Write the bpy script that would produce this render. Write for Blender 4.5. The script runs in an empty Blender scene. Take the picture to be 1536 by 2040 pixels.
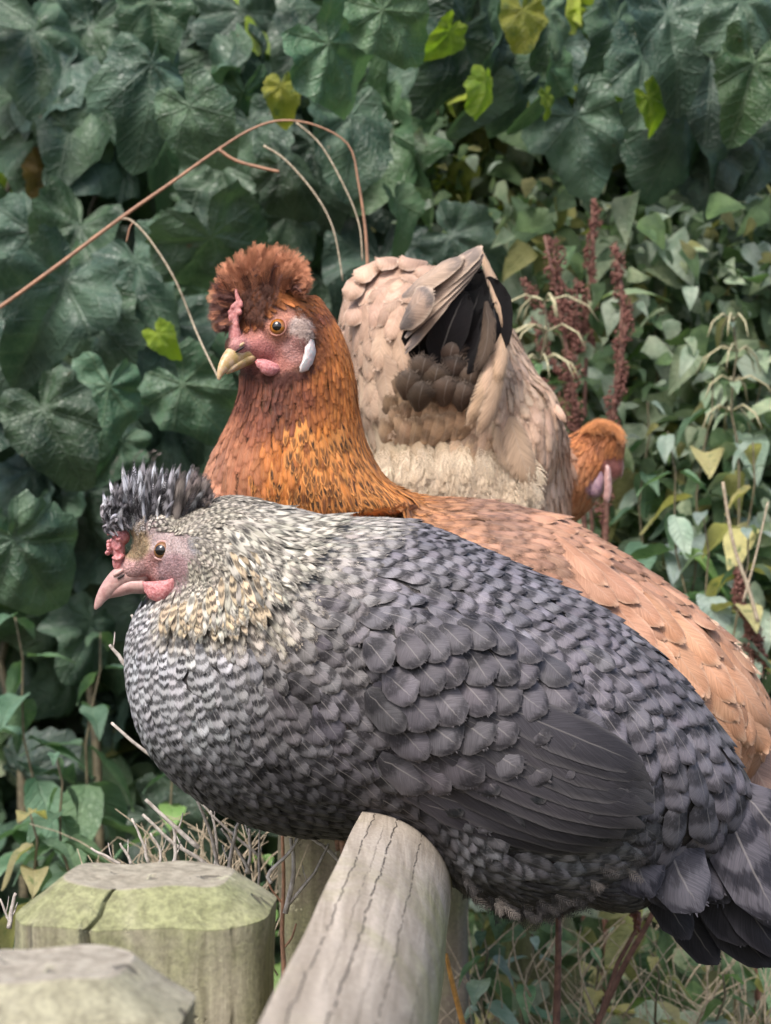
import bpy, math, random
import numpy as np
from mathutils import Vector, Matrix
from mathutils.bvhtree import BVHTree

# ------------------------------------------------------------------ camera, sky, sun, exposure
SC = bpy.context.scene
COL = SC.collection
FPX, HZ, CX, CAMH = 4249.0, 1089.0, 768.0, 1.25      # focal length and horizon of the 1536x2040 photograph

cam_d = bpy.data.cameras.new('camera')
cam = bpy.data.objects.new('camera', cam_d)
COL.objects.link(cam)
cam.location = (0, 0, CAMH)
cam.rotation_euler = (math.radians(90), 0, 0)
cam_d.sensor_fit = 'VERTICAL'
cam_d.sensor_height = 36.0
cam_d.lens = FPX / 2040.0 * 36.0
cam_d.shift_y = (HZ - 1020.0) / 2040.0
cam_d.clip_start = 0.05
cam_d.clip_end = 500
cam_d.dof.use_dof = True
cam_d.dof.focus_distance = 1.30
cam_d.dof.aperture_fstop = 15.0
SC.camera = cam
SC.cycles.transparent_max_bounces = 12

SUN_EL, SUN_AZ = 52.0, 205.0        # overcast: a broad sun, high, behind the camera's left shoulder
w = bpy.data.worlds.new('World')
SC.world = w
w.use_nodes = True
wn = w.node_tree.nodes
bg = wn['Background']
sky = wn.new('ShaderNodeTexSky')
sky.sky_type = 'NISHITA'
sky.sun_disc = False
sky.sun_elevation = math.radians(SUN_EL)
sky.sun_rotation = math.radians(SUN_AZ)
sky.air_density = 1.0
sky.dust_density = 4.0
sky.ozone_density = 1.0
w.node_tree.links.new(sky.outputs[0], bg.inputs['Color'])
bg.inputs['Strength'].default_value = 0.105

sd = bpy.data.lights.new('sun', 'SUN')
sd.energy = 1.5
sd.angle = math.radians(16)
sd.color = (1.0, 0.965, 0.91)
sun = bpy.data.objects.new('sun', sd)
COL.objects.link(sun)
_e, _a = math.radians(SUN_EL), math.radians(SUN_AZ)
sdir = Vector((math.sin(_a) * math.cos(_e), math.cos(_a) * math.cos(_e), math.sin(_e)))
sun.rotation_euler = sdir.to_track_quat('Z', 'Y').to_euler()
sun.location = (0, 0, 8)

SC.view_settings.view_transform = 'Standard'
SC.view_settings.look = 'None'
SC.view_settings.exposure = 1.25
SC.view_settings.gamma = 1.0
SC.view_settings.use_curve_mapping = False

# ------------------------------------------------------------------ helpers
rng = np.random.default_rng(11)
random.seed(11)

def at(px, py, Y):
    return Vector(((px - CX) * Y / FPX, Y, CAMH - (py - HZ) * Y / FPX))

def nrm(a):
    a = np.asarray(a, float)
    return a / (np.linalg.norm(a, axis=-1, keepdims=True) + 1e-12)

def mesh_np(name, V, F, attrs=None, smooth=True, mat=None):
    """V (n,3); F (m,3|4) or a list of faces; attrs {name:(type, array)} on points."""
    me = bpy.data.meshes.new(name)
    V = np.asarray(V, np.float32)
    if isinstance(F, np.ndarray):
        k = F.shape[1]
        me.vertices.add(len(V)); me.vertices.foreach_set('co', V.ravel())
        me.loops.add(F.size); me.loops.foreach_set('vertex_index', F.ravel().astype(np.int32))
        me.polygons.add(len(F))
        me.polygons.foreach_set('loop_start', np.arange(0, F.size, k, dtype=np.int32))
        me.update(calc_edges=True)
    else:
        me.from_pydata(V.tolist(), [], F)
    for an, (t, arr) in (attrs or {}).items():
        at_ = me.attributes.new(an, t, 'POINT')
        key = {'FLOAT': 'value', 'FLOAT_VECTOR': 'vector', 'FLOAT_COLOR': 'color'}[t]
        at_.data.foreach_set(key, np.asarray(arr, np.float32).ravel())
    if smooth:
        me.polygons.foreach_set('use_smooth', np.ones(len(me.polygons), bool))
    if mat: me.materials.append(mat)
    me.update()
    return me

def link(name, me, parent=None, **props):
    o = bpy.data.objects.new(name, me)
    COL.objects.link(o)
    if parent: 
        o.parent = parent
        o.matrix_parent_inverse = Matrix.Translation(-parent.location)
    for k, v in props.items(): o[k] = v
    return o

def thing(name, loc, label, cat, group=None):
    o = bpy.data.objects.new(name, None)
    COL.objects.link(o)
    o.location = loc
    o.empty_display_size = 0.05
    o['label'] = label; o['category'] = cat
    if group: o['group'] = group
    return o

class MB:
    """collects closed tubes and lofts"""
    def __init__(s): s.V = []; s.F = []; s.n = 0
    def add(s, V, F):
        V = np.asarray(V, float)
        s.F += [tuple(int(i) + s.n for i in f) for f in F]
        s.V.append(V); s.n += len(V)
        return s
    def rings(s, R):
        """list of (k,3) rings, capped"""
        k = len(R[0]); V = np.concatenate(R); F = []
        for i in range(len(R) - 1):
            for j in range(k):
                a = i * k + j; b = i * k + (j + 1) % k
                F.append((a, b, b + k, a + k))
        F.append(tuple(range(k))[::-1]); F.append(tuple(range((len(R) - 1) * k, len(R) * k)))
        return s.add(V, F)
    def tube(s, pts, rad, sides=6):
        pts = np.array([list(p) for p in pts], float)
        n = len(pts)
        rad = np.interp(np.linspace(0, 1, n), np.linspace(0, 1, len(rad)), rad) if hasattr(rad, '__len__') else np.full(n, rad)
        t = nrm(np.gradient(pts, axis=0))
        up = np.array([0.31, -0.8, 0.5]); R = []
        for i in range(n):
            a = nrm(np.cross(t[i], up)); b = np.cross(t[i], a)
            th = np.linspace(0, 2 * np.pi, sides, endpoint=False)[:, None]
            R.append(pts[i] + rad[i] * (np.cos(th) * a + np.sin(th) * b))
        return s.rings(R)
    def mesh(s, name, mat=None, smooth=True, attrs=None):
        return mesh_np(name, np.concatenate(s.V), s.F, attrs, smooth, mat)

def crom(P, n):
    """catmull-rom resample rows of P to n rows"""
    P = np.asarray(P, float); m = len(P)
    t = np.linspace(0, m - 1, n); i = np.minimum(t.astype(int), m - 2); f = (t - i)[:, None]
    g = lambda k: P[np.clip(k, 0, m - 1)]
    p0, p1, p2, p3 = g(i - 1), g(i), g(i + 1), g(i + 2)
    return 0.5 * (2 * p1 + (p2 - p0) * f + (2 * p0 - 5 * p1 + 4 * p2 - p3) * f**2 + (3 * p1 - p0 - 3 * p2 + p3) * f**3)

def loft(mb, st, D, n=30, k=28, e=2.0):
    """stations: (ax,ay,bx,by,half_depth_m,dY): opposite outline points in photo pixels, seen in the plane Y=D+dY"""
    S = crom(st, n); R = []
    for ax, ay, bx, by, hd, dY in S:
        A = np.array(at(ax, ay, D + dY)); B = np.array(at(bx, by, D + dY))
        c = (A + B) / 2; h = (A - B) / 2
        th = np.linspace(0, 2 * np.pi, k, endpoint=False)
        cs, sn = np.cos(th), np.sin(th)
        cs = np.sign(cs) * np.abs(cs)**(2 / e); sn = np.sign(sn) * np.abs(sn)**(2 / e)
        R.append(c + cs[:, None] * h + sn[:, None] * np.array([0, hd, 0]))
    mb.rings(R)

def ball(mb, px, py, D, rx, ry, rd, rot=0.0, n=14, k=22):
    """ellipsoid; rx, ry in px, rd in metres, rot degrees in the picture plane"""
    c = np.array(at(px, py, D)); s = D / FPX
    ca, sa = math.cos(math.radians(rot)), math.sin(math.radians(rot))
    ex = np.array([ca, 0, -sa]) * rx * s; ez = np.array([sa, 0, ca]) * ry * s; ey = np.array([0, rd, 0])
    R = []
    for ph in np.linspace(0.04, np.pi - 0.04, n):
        th = np.linspace(0, 2 * np.pi, k, endpoint=False)[:, None]
        R.append(c - math.cos(ph) * ex + math.sin(ph) * (np.cos(th) * ez + np.sin(th) * ey))
    mb.rings(R)

def remesh(mb, voxel, smooth_it=6):
    me = mb.mesh('tmp')
    o = bpy.data.objects.new('tmp', me); COL.objects.link(o)
    m = o.modifiers.new('r', 'REMESH'); m.mode = 'VOXEL'; m.voxel_size = voxel; m.use_smooth_shade = True
    s = o.modifiers.new('s', 'SMOOTH'); s.factor = 0.6; s.iterations = smooth_it
    dg = bpy.context.evaluated_depsgraph_get()
    out = bpy.data.meshes.new_from_object(o.evaluated_get(dg))
    bpy.data.objects.remove(o); bpy.data.meshes.remove(me)
    return out

# ------------------------------------------------------------------ node helper
class NT:
    def __init__(s, name):
        s.m = bpy.data.materials.new(name); s.m.use_nodes = True
        s.t = s.m.node_tree; s.n = s.t.nodes
        s.b = s.n['Principled BSDF']; s.out = s.n['Material Output']
    def new(s, typ, **kw):
        n = s.n.new(typ)
        for k, v in kw.items(): setattr(n, k, v)
        return n
    def put(s, sock, v):
        if isinstance(v, bpy.types.NodeSocket): s.t.links.new(v, sock)
        elif isinstance(v, (tuple, list)) and len(v) == 3 and sock.type == 'RGBA': sock.default_value = (*v, 1)
        else: sock.default_value = v
    def M(s, op, a, b=0.0, c=None, clamp=False):
        n = s.new('ShaderNodeMath', operation=op); n.use_clamp = clamp
        s.put(n.inputs[0], a); s.put(n.inputs[1], b)
        if c is not None: s.put(n.inputs[2], c)
        return n.outputs[0]
    def mix(s, f, a, b, mode='MIX'):
        n = s.new('ShaderNodeMix', data_type='RGBA', blend_type=mode)
        s.put(n.inputs[0], f); s.put(n.inputs[6], a); s.put(n.inputs[7], b)
        return n.outputs[2]
    def step(s, v, lo, hi, a=0.0, b=1.0):
        n = s.new('ShaderNodeMapRange', interpolation_type='SMOOTHSTEP')
        s.put(n.inputs['Value'], v); n.inputs['From Min'].default_value = lo; n.inputs['From Max'].default_value = hi
        s.put(n.inputs['To Min'], a); s.put(n.inputs['To Max'], b)
        return n.outputs[0]
    def attr(s, name):
        return s.new('ShaderNodeAttribute', attribute_name=name)
    def noise(s, vec, scale, detail=3, rough=0.5, dist=0.0, dim='3D'):
        n = s.new('ShaderNodeTexNoise', noise_dimensions=dim)
        if vec is not None: s.put(n.inputs['Vector'], vec)
        n.inputs['Scale'].default_value = scale; n.inputs['Detail'].default_value = detail
        n.inputs['Roughness'].default_value = rough; n.inputs['Distortion'].default_value = dist
        return n
    def sep(s, v):
        n = s.new('ShaderNodeSeparateXYZ'); s.put(n.inputs[0], v); return n.outputs
    def comb(s, x, y, z):
        n = s.new('ShaderNodeCombineXYZ')
        for i, v in enumerate((x, y, z)): s.put(n.inputs[i], v)
        return n.outputs[0]
    def bump(s, h, strength, dist=0.001, normal=None):
        n = s.new('ShaderNodeBump'); s.put(n.inputs['Height'], h)
        n.inputs['Strength'].default_value = strength; n.inputs['Distance'].default_value = dist
        if normal is not None: s.put(n.inputs['Normal'], normal)
        return n.outputs[0]
    def set(s, **kw):
        for k, v in kw.items(): s.put(s.b.inputs[k.replace('_', ' ')], v)
        return s.m

def geo_pos(N): return N.new('ShaderNodeNewGeometry').outputs['Position']
def obj_co(N): return N.new('ShaderNodeTexCoord').outputs['Object']

# ------------------------------------------------------------------ materials
def mat_feather():
    N = NT('feather_vane')
    f = N.sep(N.attr('fuv').outputs['Vector'])
    u, v, seed = f[0], f[1], f[2]
    A, B, E = N.attr('ca'), N.attr('cb'), N.attr('ce')
    sp = N.attr('spot').outputs['Fac']
    au = N.M('ABSOLUTE', u)
    co = N.comb(N.M('MULTIPLY', u, 2.2), N.M('MULTIPLY', v, 3.0), N.M('MULTIPLY', seed, 57.0))
    n1 = N.noise(co, 1.6, 3, 0.6).outputs['Fac']
    vv = N.M('SUBTRACT', v, N.M('MULTIPLY', N.M('MULTIPLY', u, u), -0.13))
    vv = N.M('ADD', vv, N.M('MULTIPLY', N.M('SUBTRACT', n1, 0.5), 0.24))
    t = N.M('MULTIPLY', N.M('SUBTRACT', N.M('SUBTRACT', 1.03, N.M('MULTIPLY', sp, 0.2)), vv), N.M('MULTIPLY', A.outputs['Alpha'], 10.0))
    t = N.M('ADD', t, N.M('MULTIPLY', N.M('SUBTRACT', seed, 0.5), 0.25))
    cz = N.M('COSINE', N.M('MULTIPLY', t, 6.28318))
    bar = N.step(cz, -0.9, 0.75)
    cen = N.step(au, 0.25, 0.75, 1.0, 0.0)
    bar = N.M('MULTIPLY', bar, N.M('ADD', N.M('MULTIPLY', cen, sp), N.M('SUBTRACT', 1.0, sp)))
    n2 = N.noise(co, 3.1, 2, 0.6).outputs['Fac']
    bar = N.M('MULTIPLY', N.M('MULTIPLY', bar, B.outputs['Alpha']), N.step(n2, 0.28, 0.5, 0.55, 1.0))
    c = N.mix(bar, A.outputs['Color'], B.outputs['Color'])
    e = N.M('MAXIMUM', N.step(au, 0.72, 1.0), N.step(v, 0.90, 1.0))
    c = N.mix(N.M('MULTIPLY', e, E.outputs['Alpha']), c, E.outputs['Color'])
    # barbs running outwards and towards the tip
    ph = N.M('SUBTRACT', N.M('MULTIPLY', v, 90.0), N.M('MULTIPLY', au, 26.0))
    bn = N.noise(N.comb(ph, N.M('MULTIPLY', seed, 31.0), N.M('MULTIPLY', u, 1.5)), 0.9, 2, 0.6).outputs['Fac']
    c = N.mix(1.0, c, N.comb(*[N.step(bn, 0.25, 0.75, 0.72, 1.22)] * 3), 'MULTIPLY')
    rach = N.M('MULTIPLY', N.step(au, 0.012, 0.05, 0.32, 0.0), N.step(v, 0.75, 0.98, 1.0, 0.0))
    c = N.mix(rach, c, N.mix(0.5, A.outputs['Color'], (0.5, 0.46, 0.42)))
    br = N.step(N.M('ADD', N.M('MULTIPLY', seed, 7.31), 0.0), 0, 1)
    bw = N.M('ADD', 0.82, N.M('MULTIPLY', N.M('FRACT', N.M('MULTIPLY', seed, 13.7)), 0.36))
    c = N.mix(1.0, c, N.comb(bw, bw, bw), 'MULTIPLY')
    h = N.M('ADD', bn, N.M('MULTIPLY', N.step(au, 0.0, 0.06, 1.0, 0.0), 0.3))
    N.set(Base_Color=c, Roughness=0.52, Normal=N.bump(h, 0.35, 0.0006))
    N.b.inputs['Specular IOR Level'].default_value = 0.16
    N.b.inputs['Sheen Weight'].default_value = 0.04
    N.b.inputs['Sheen Roughness'].default_value = 0.4
    # barbs part and thin out towards the rim of the vane
    fr = N.attr('fray').outputs['Fac']
    rim = N.M('MAXIMUM', au, N.step(v, 0.55, 1.0))
    sn = N.noise(N.comb(N.M('MULTIPLY', ph, 0.8), N.M('MULTIPLY', seed, 71.0), N.M('MULTIPLY', rim, 0.9)), 1.1, 3, 0.7).outputs['Fac']
    al = N.step(N.M('SUBTRACT', N.M('ADD', 0.50, N.M('MULTIPLY', N.M('SUBTRACT', sn, 0.5), 1.6)), N.M('MULTIPLY', N.M('MULTIPLY', N.step(rim, 0.30, 1.0), fr), 0.95)), 0.0, 0.12)
    N.put(N.b.inputs['Alpha'], al)
    return N.m

def mat_body():
    N = NT('hen_skin_and_down')
    c = N.attr('skin').outputs['Color']
    m = N.attr('skin').outputs['Alpha']
    p = geo_pos(N)
    n = N.noise(p, 900, 3, 0.7).outputs['Fac']
    vo = N.new('ShaderNodeTexVoronoi'); vo.inputs['Scale'].default_value = 700; N.put(vo.inputs['Vector'], p)
    c2 = N.mix(1.0, c, N.comb(*[N.step(n, 0.3, 0.7, 0.65, 1.25)] * 3), 'MULTIPLY')
    big = N.noise(p, 160, 3, 0.6).outputs['Fac']
    c2 = N.mix(1.0, c2, N.comb(N.step(big, 0.3, 0.7, 0.8, 1.15), N.step(big, 0.3, 0.7, 0.78, 1.18), N.step(big, 0.3, 0.7, 0.78, 1.18)), 'MULTIPLY')
    N.set(Base_Color=c2, Roughness=0.55, Normal=N.bump(N.M('ADD', vo.outputs['Distance'], n), 0.45, 0.0010))
    N.b.inputs['Subsurface Weight'].default_value = 0.1
    N.b.inputs['Subsurface Radius'].default_value = (0.003, 0.001, 0.0006)
    N.b.inputs['Subsurface Scale'].default_value = 1.0
    N.b.inputs['Specular IOR Level'].default_value = 0.3
    return N.m

def mat_plain(name, col, rough=0.5, var=0.15, scale=200, bump=0.3, sss=0.0, spec=0.5, col2=None, bd=0.001):
    N = NT(name)
    n = N.noise(obj_co(N), scale, 4, 0.6).outputs['Fac']
    a = col; b = col2 or tuple(x * (1 + var * 2) for x in col)
    lo = tuple(x * (1 - var) for x in a)
    c = N.mix(N.step(n, 0.3, 0.7), lo, b)
    N.set(Base_Color=c, Roughness=rough, Normal=N.bump(n, bump, bd))
    N.b.inputs['Specular IOR Level'].default_value = spec
    if sss:
        N.b.inputs['Subsurface Weight'].default_value = sss
        N.b.inputs['Subsurface Radius'].default_value = (0.004, 0.0015, 0.001)
        N.b.inputs['Subsurface Scale'].default_value = 1.0
    return N.m

def mat_leaf(name, c_lo, c_hi, c_vein, trans=0.25, pinnate=False, rough=0.42, spot=None, wax=0.5):
    N = NT(name)
    lp = N.sep(N.attr('lp').outputs['Vector'])
    x, y = lp[0], lp[1]
    info = N.new('ShaderNodeObjectInfo')
    sd = N.M('FRACT', N.M('ADD', info.outputs['Random'], lp[2]))
    co = N.comb(x, y, N.M('MULTIPLY', sd, 40.0))
    big = N.noise(co, 2.2, 3, 0.6).outputs['Fac']
    fine = N.noise(co, 16, 4, 0.65).outputs['Fac']
    if pinnate:
        ax = N.M('ABSOLUTE', x)
        mid = N.step(ax, 0.008, 0.022, 1.0, 0.0)
        lat = N.M('PINGPONG', N.M('SUBTRACT', y, N.M('MULTIPLY', ax, 0.8)), 0.055)
        lat = N.step(lat, 0.004, 0.018, 0.7, 0.0)
        vein = N.M('MAXIMUM', mid, lat)
    else:
        th = N.M('ARCTAN2', x, y)
        r = N.M('SQRT', N.M('ADD', N.M('MULTIPLY', x, x), N.M('MULTIPLY', y, y)))
        dv = N.M('MULTIPLY', N.M('PINGPONG', N.M('ADD', th, N.M('MULTIPLY', N.M('SUBTRACT', fine, .5), 0.06)), 0.42), r)
        mid = N.step(dv, 0.005, 0.02, 1.0, 0.0)
        lat = N.M('PINGPONG', N.M('ADD', N.M('SUBTRACT', r, N.M('MULTIPLY', dv, 0.9)), N.M('MULTIPLY', fine, 0.05)), 0.06)
        lat = N.step(lat, 0.003, 0.018, 0.6, 0.0)
        vein = N.M('MAXIMUM', mid, lat)
    vo = N.new('ShaderNodeTexVoronoi', feature='DISTANCE_TO_EDGE'); vo.inputs['Scale'].default_value = 17
    N.put(vo.inputs['Vector'], co)
    ret = N.step(vo.outputs[0], 0.0, 0.10, 1.0, 0.0)
    c = N.mix(N.step(big, 0.3, 0.7), c_lo, c_hi)
    k = N.M('ADD', 0.65, N.M('MULTIPLY', sd, 0.75))
    c = N.mix(1.0, c, N.comb(k, k, N.M('MULTIPLY', k, N.M('ADD', 0.75, N.M('MULTIPLY', N.M('FRACT', N.M('MULTIPLY', sd, 7.7)), 0.38)))), 'MULTIPLY')
    c = N.mix(N.M('MULTIPLY', vein, 0.28), c, c_vein)
    c = N.mix(N.M('MULTIPLY', ret, 0.15), c, c_vein)
    if spot: c = N.mix(N.step(N.noise(co, 3.5, 4, 0.7).outputs['Fac'], 0.56, 0.68), c, spot)
    # dull brown blemishes
    c = N.mix(N.step(N.noise(co, 9, 3, 0.6).outputs['Fac'], 0.70, 0.76, 0.0, 0.7), c, (0.10, 0.06, 0.03))
    h = N.M('ADD', N.M('MULTIPLY', vein, -1.0), N.M('ADD', N.M('MULTIPLY', ret, -0.5), N.M('MULTIPLY', fine, 0.9)))
    N.set(Base_Color=c, Roughness=N.step(fine, 0.3, 0.7, rough - 0.08, rough + 0.16), Normal=N.bump(h, 0.7, 0.0016))
    N.b.inputs['Specular IOR Level'].default_value = wax
    tr = N.new('ShaderNodeBsdfTranslucent')
    N.put(tr.inputs['Color'], N.mix(0.5, N.mix(1.0, c, (1.6, 1.9, 0.6), 'MULTIPLY'), c))
    mx = N.new('ShaderNodeMixShader'); mx.inputs[0].default_value = trans
    N.t.links.new(N.b.outputs[0], mx.inputs[1]); N.t.links.new(tr.outputs[0], mx.inputs[2])
    N.t.links.new(mx.outputs[0], N.out.inputs['Surface'])
    return N.m

def mat_wood(name, base, dark, algae, amt, axis='Y', cracks=None, grain=1.0):
    """weathered wood; grain follows the object axis; cracks: attribute 'rp' = (angle, along)"""
    N = NT(name)
    o = N.sep(obj_co(N))
    st = {'Y': (120, 5, 120), 'Z': (110, 110, 4)}[axis]
    co = N.comb(*[N.M('MULTIPLY', o[i], st[i] * grain) for i in range(3)])
    g = N.noise(co, 1.0, 5, 0.65, 0.6).outputs['Fac']
    big = N.noise(obj_co(N), 14, 4, 0.6).outputs['Fac']
    fine = N.noise(obj_co(N), 420, 3, 0.7).outputs['Fac']
    c = N.mix(N.step(g, 0.32, 0.68), dark, base)
    c = N.mix(N.step(big, 0.35, 0.7, 0.0, 0.45), c, tuple(x * 0.72 for x in base))
    al = N.noise(obj_co(N), 9, 5, 0.65, 0.4).outputs['Fac']
    az = N.attr('alg').outputs['Fac']
    am = N.M('MULTIPLY', N.step(N.M('ADD', al, N.M('MULTIPLY', az, 0.18)), 0.46, 0.82), amt, clamp=True)
    ac = N.mix(N.step(N.M('ADD', N.M('MULTIPLY', fine, .4), N.M('MULTIPLY', g, .6)), 0.35, 0.65), tuple(x * 0.62 for x in algae), tuple(x * 1.15 for x in algae))
    c = N.mix(am, c, ac)
    c = N.mix(1.0, c, N.comb(*[N.step(fine, 0.3, 0.7, 0.82, 1.12)] * 3), 'MULTIPLY')
    h = N.M('ADD', N.M('MULTIPLY', g, 0.8), N.M('MULTIPLY', fine, 0.35))
    if cracks:
        rp = N.sep(N.attr('rp').outputs['Vector'])
        wob = N.M('MULTIPLY', N.M('SUBTRACT', N.noise(N.comb(0.0, N.M('MULTIPLY', rp[1], 34.0), 0.0), 1.0, 6, 0.75).outputs['Fac'], 0.5), 0.16)
        cm = 0.0
        for (a0, y0, y1, wd) in cracks:
            d = N.M('ABSOLUTE', N.M('SUBTRACT', N.M('ADD', rp[0], wob), a0))
            line = N.step(d, wd * 0.2, wd * 0.75, 1.0, 0.0)
            brk = N.step(N.noise(N.comb(a0 * 9, N.M('MULTIPLY', rp[1], 90.0), 0.0), 1.0, 2, 0.5).outputs['Fac'], 0.38, 0.46)
            rngm = N.M('MULTIPLY', N.step(rp[1], y0, y0 + 0.03), N.step(rp[1], y1 - 0.03, y1, 1.0, 0.0))
            cm = N.M('MAXIMUM', cm, N.M('MULTIPLY', N.M('MULTIPLY', line, rngm), brk))
        # fine checks across the grain
        cc = N.noise(N.comb(N.M('MULTIPLY', rp[0], 5.0), N.M('MULTIPLY', rp[1], 260.0), 3.0), 1.0, 3, 0.7, 0.8).outputs['Fac']
        chk = N.step(cc, 0.60, 0.70, 0.0, 0.6)
        wh = N.step(cc, 0.34, 0.26, 0.0, 1.0)
        c = N.mix(chk, c, dark)
        c = N.mix(N.step(cc, 0.22, 0.34, 0.55, 0.0), c, tuple(min(1, x * 1.5) for x in base))
        c = N.mix(N.M('MULTIPLY', cm, 0.9), c, (0.03, 0.025, 0.02))
        h = N.M('SUBTRACT', N.M('ADD', h, N.M('MULTIPLY', cc, -0.5)), N.M('MULTIPLY', cm, 4.0))
    else:
        co2 = N.comb(*[N.M('MULTIPLY', o[i], st[i] * .45) for i in range(3)])
        spl = N.step(N.noise(co2, 1.0, 2, 0.5, 0.3).outputs['Fac'], 0.635, 0.70)
        pit = N.step(N.noise(obj_co(N), 55, 4, 0.7).outputs['Fac'], 0.62, 0.72, 0.0, 0.5)
        c = N.mix(N.M('MAXIMUM', N.M('MULTIPLY', spl, 0.75), pit), c, tuple(x * .38 for x in dark))
        lich = N.step(N.noise(obj_co(N), 38, 5, 0.75).outputs['Fac'], 0.60, 0.66, 0.0, 0.7)
        c = N.mix(lich, c, (0.46, 0.44, 0.30))
        h = N.M('SUBTRACT', h, N.M('MULTIPLY', N.M('ADD', spl, pit), 2.0))
    N.set(Base_Color=c, Roughness=0.82, Normal=N.bump(h, 0.7, 0.0014))
    N.b.inputs['Specular IOR Level'].default_value = 0.25
    return N.m

M_FEATHER = mat_feather()
M_BODY = mat_body()
# ------------------------------------------------------------------ ground
def build_ground():
    N = NT('soil_and_litter')
    p = geo_pos(N)
    n = N.noise(p, 3, 6, 0.7).outputs['Fac']; n2 = N.noise(p, 60, 4, 0.7).outputs['Fac']
    c = N.mix(N.step(n, 0.35, 0.65), (0.035, 0.045, 0.02), (0.075, 0.06, 0.04))
    c = N.mix(N.step(n2, 0.4, 0.7), c, (0.11, 0.10, 0.06))
    N.set(Base_Color=c, Roughness=0.95, Normal=N.bump(n2, 0.6, 0.02))
    n = 60
    g = np.linspace(-1, 1, n); g = np.sign(g) * np.abs(g)**2.6 * 220
    X, Y = np.meshgrid(g, g)
    Z = 0.05 * np.sin(X * 1.7) * np.cos(Y * 1.3) * np.exp(-(X**2 + Y**2) / 800)
    V = np.stack([X.ravel(), Y.ravel(), Z.ravel()], 1)
    i = np.arange(n * n).reshape(n, n)
    F = np.stack([i[:-1, :-1].ravel(), i[:-1, 1:].ravel(), i[1:, 1:].ravel(), i[1:, :-1].ravel()], 1)
    link('ground', mesh_np('ground', V, F, mat=N.m), kind='structure')
build_ground()

# ------------------------------------------------------------------ fence
M_RAIL = mat_wood('weathered_rail', (0.50, 0.43, 0.355), (0.27, 0.225, 0.175), (0.27, 0.265, 0.11), 0.85, 'Y',
                  cracks=[(0.16, -0.5, 1.3, 0.010), (0.42, 0.1, 1.3, 0.013), (0.75, 0.5, 1.3, 0.009),
                          (0.60, 0.5, 0.98, 0.004), (1.05, 0.3, 0.9, 0.005), (0.31, 0.75, 1.2, 0.004)])
M_POST = mat_wood('mossy_post', (0.40, 0.36, 0.28), (0.20, 0.175, 0.13), (0.215, 0.24, 0.09), 0.68, 'Z')
M_POST_NEAR = mat_wood('weathered_post', (0.42, 0.38, 0.31), (0.22, 0.19, 0.15), (0.22, 0.235, 0.11), 0.38, 'Z')
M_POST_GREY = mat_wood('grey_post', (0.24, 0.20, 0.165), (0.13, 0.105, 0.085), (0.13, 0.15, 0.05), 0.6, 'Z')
M_STAKE = mat_wood('green_stake', (0.22, 0.22, 0.13), (0.12, 0.12, 0.08), (0.17, 0.20, 0.06), 0.8, 'Z')

RAIL_R = 0.0520
RAIL_Z = CAMH - 0.1557           # height of the rail's upper arris
def rail_x(Y): return -0.076 + 0.0497 * Y
def build_rail():
    ys = np.linspace(0.30, 3.0, 120); R = []; RP = []
    # half-round section: flat face to the left, round side up and to the right
    prof = [(0.0, 0.0)]
    for a in np.linspace(4, 176, 30):
        prof.append((math.sin(math.radians(a)) * RAIL_R, -RAIL_R + math.cos(math.radians(a)) * RAIL_R))
    prof.append((0.0, -2 * RAIL_R)); prof += [(0.0, -2 * RAIL_R * k) for k in (0.75, 0.5, 0.25)]
    angs = [0.0] + list(np.radians(np.linspace(4, 176, 30))) + [3.1, 3.2, 3.3, 3.4]
    k = len(prof)
    for y in ys:
        bow = 0.0004 * math.sin(y * 9) + 0.0003 * math.sin(y * 31)
        sw = 1 + 0.006 * math.sin(y * 6.3 + 1)
        R.append(np.array([(rail_x(y) + px_ * sw + bow, y, RAIL_Z + pz * sw + 0.0004 * math.sin(y * 13 + px_ * 60)) for px_, pz in prof]))
        RP += [(a, y, 0) for a in angs]
    mb = MB(); mb.rings(R)
    alg = [max(0, min(1.8, (a[0] - .75) * 1.6)) for a in RP]
    me = mb.mesh('fence_rail', M_RAIL, True, {'rp': ('FLOAT_VECTOR', RP), 'alg': ('FLOAT', alg)})
    o = link('fence_rail', me, label='half-round weathered grey timber rail the hens perch on', category='fence rail')
    me.set_sharp_from_angle(angle=math.radians(40))
build_rail()

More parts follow.
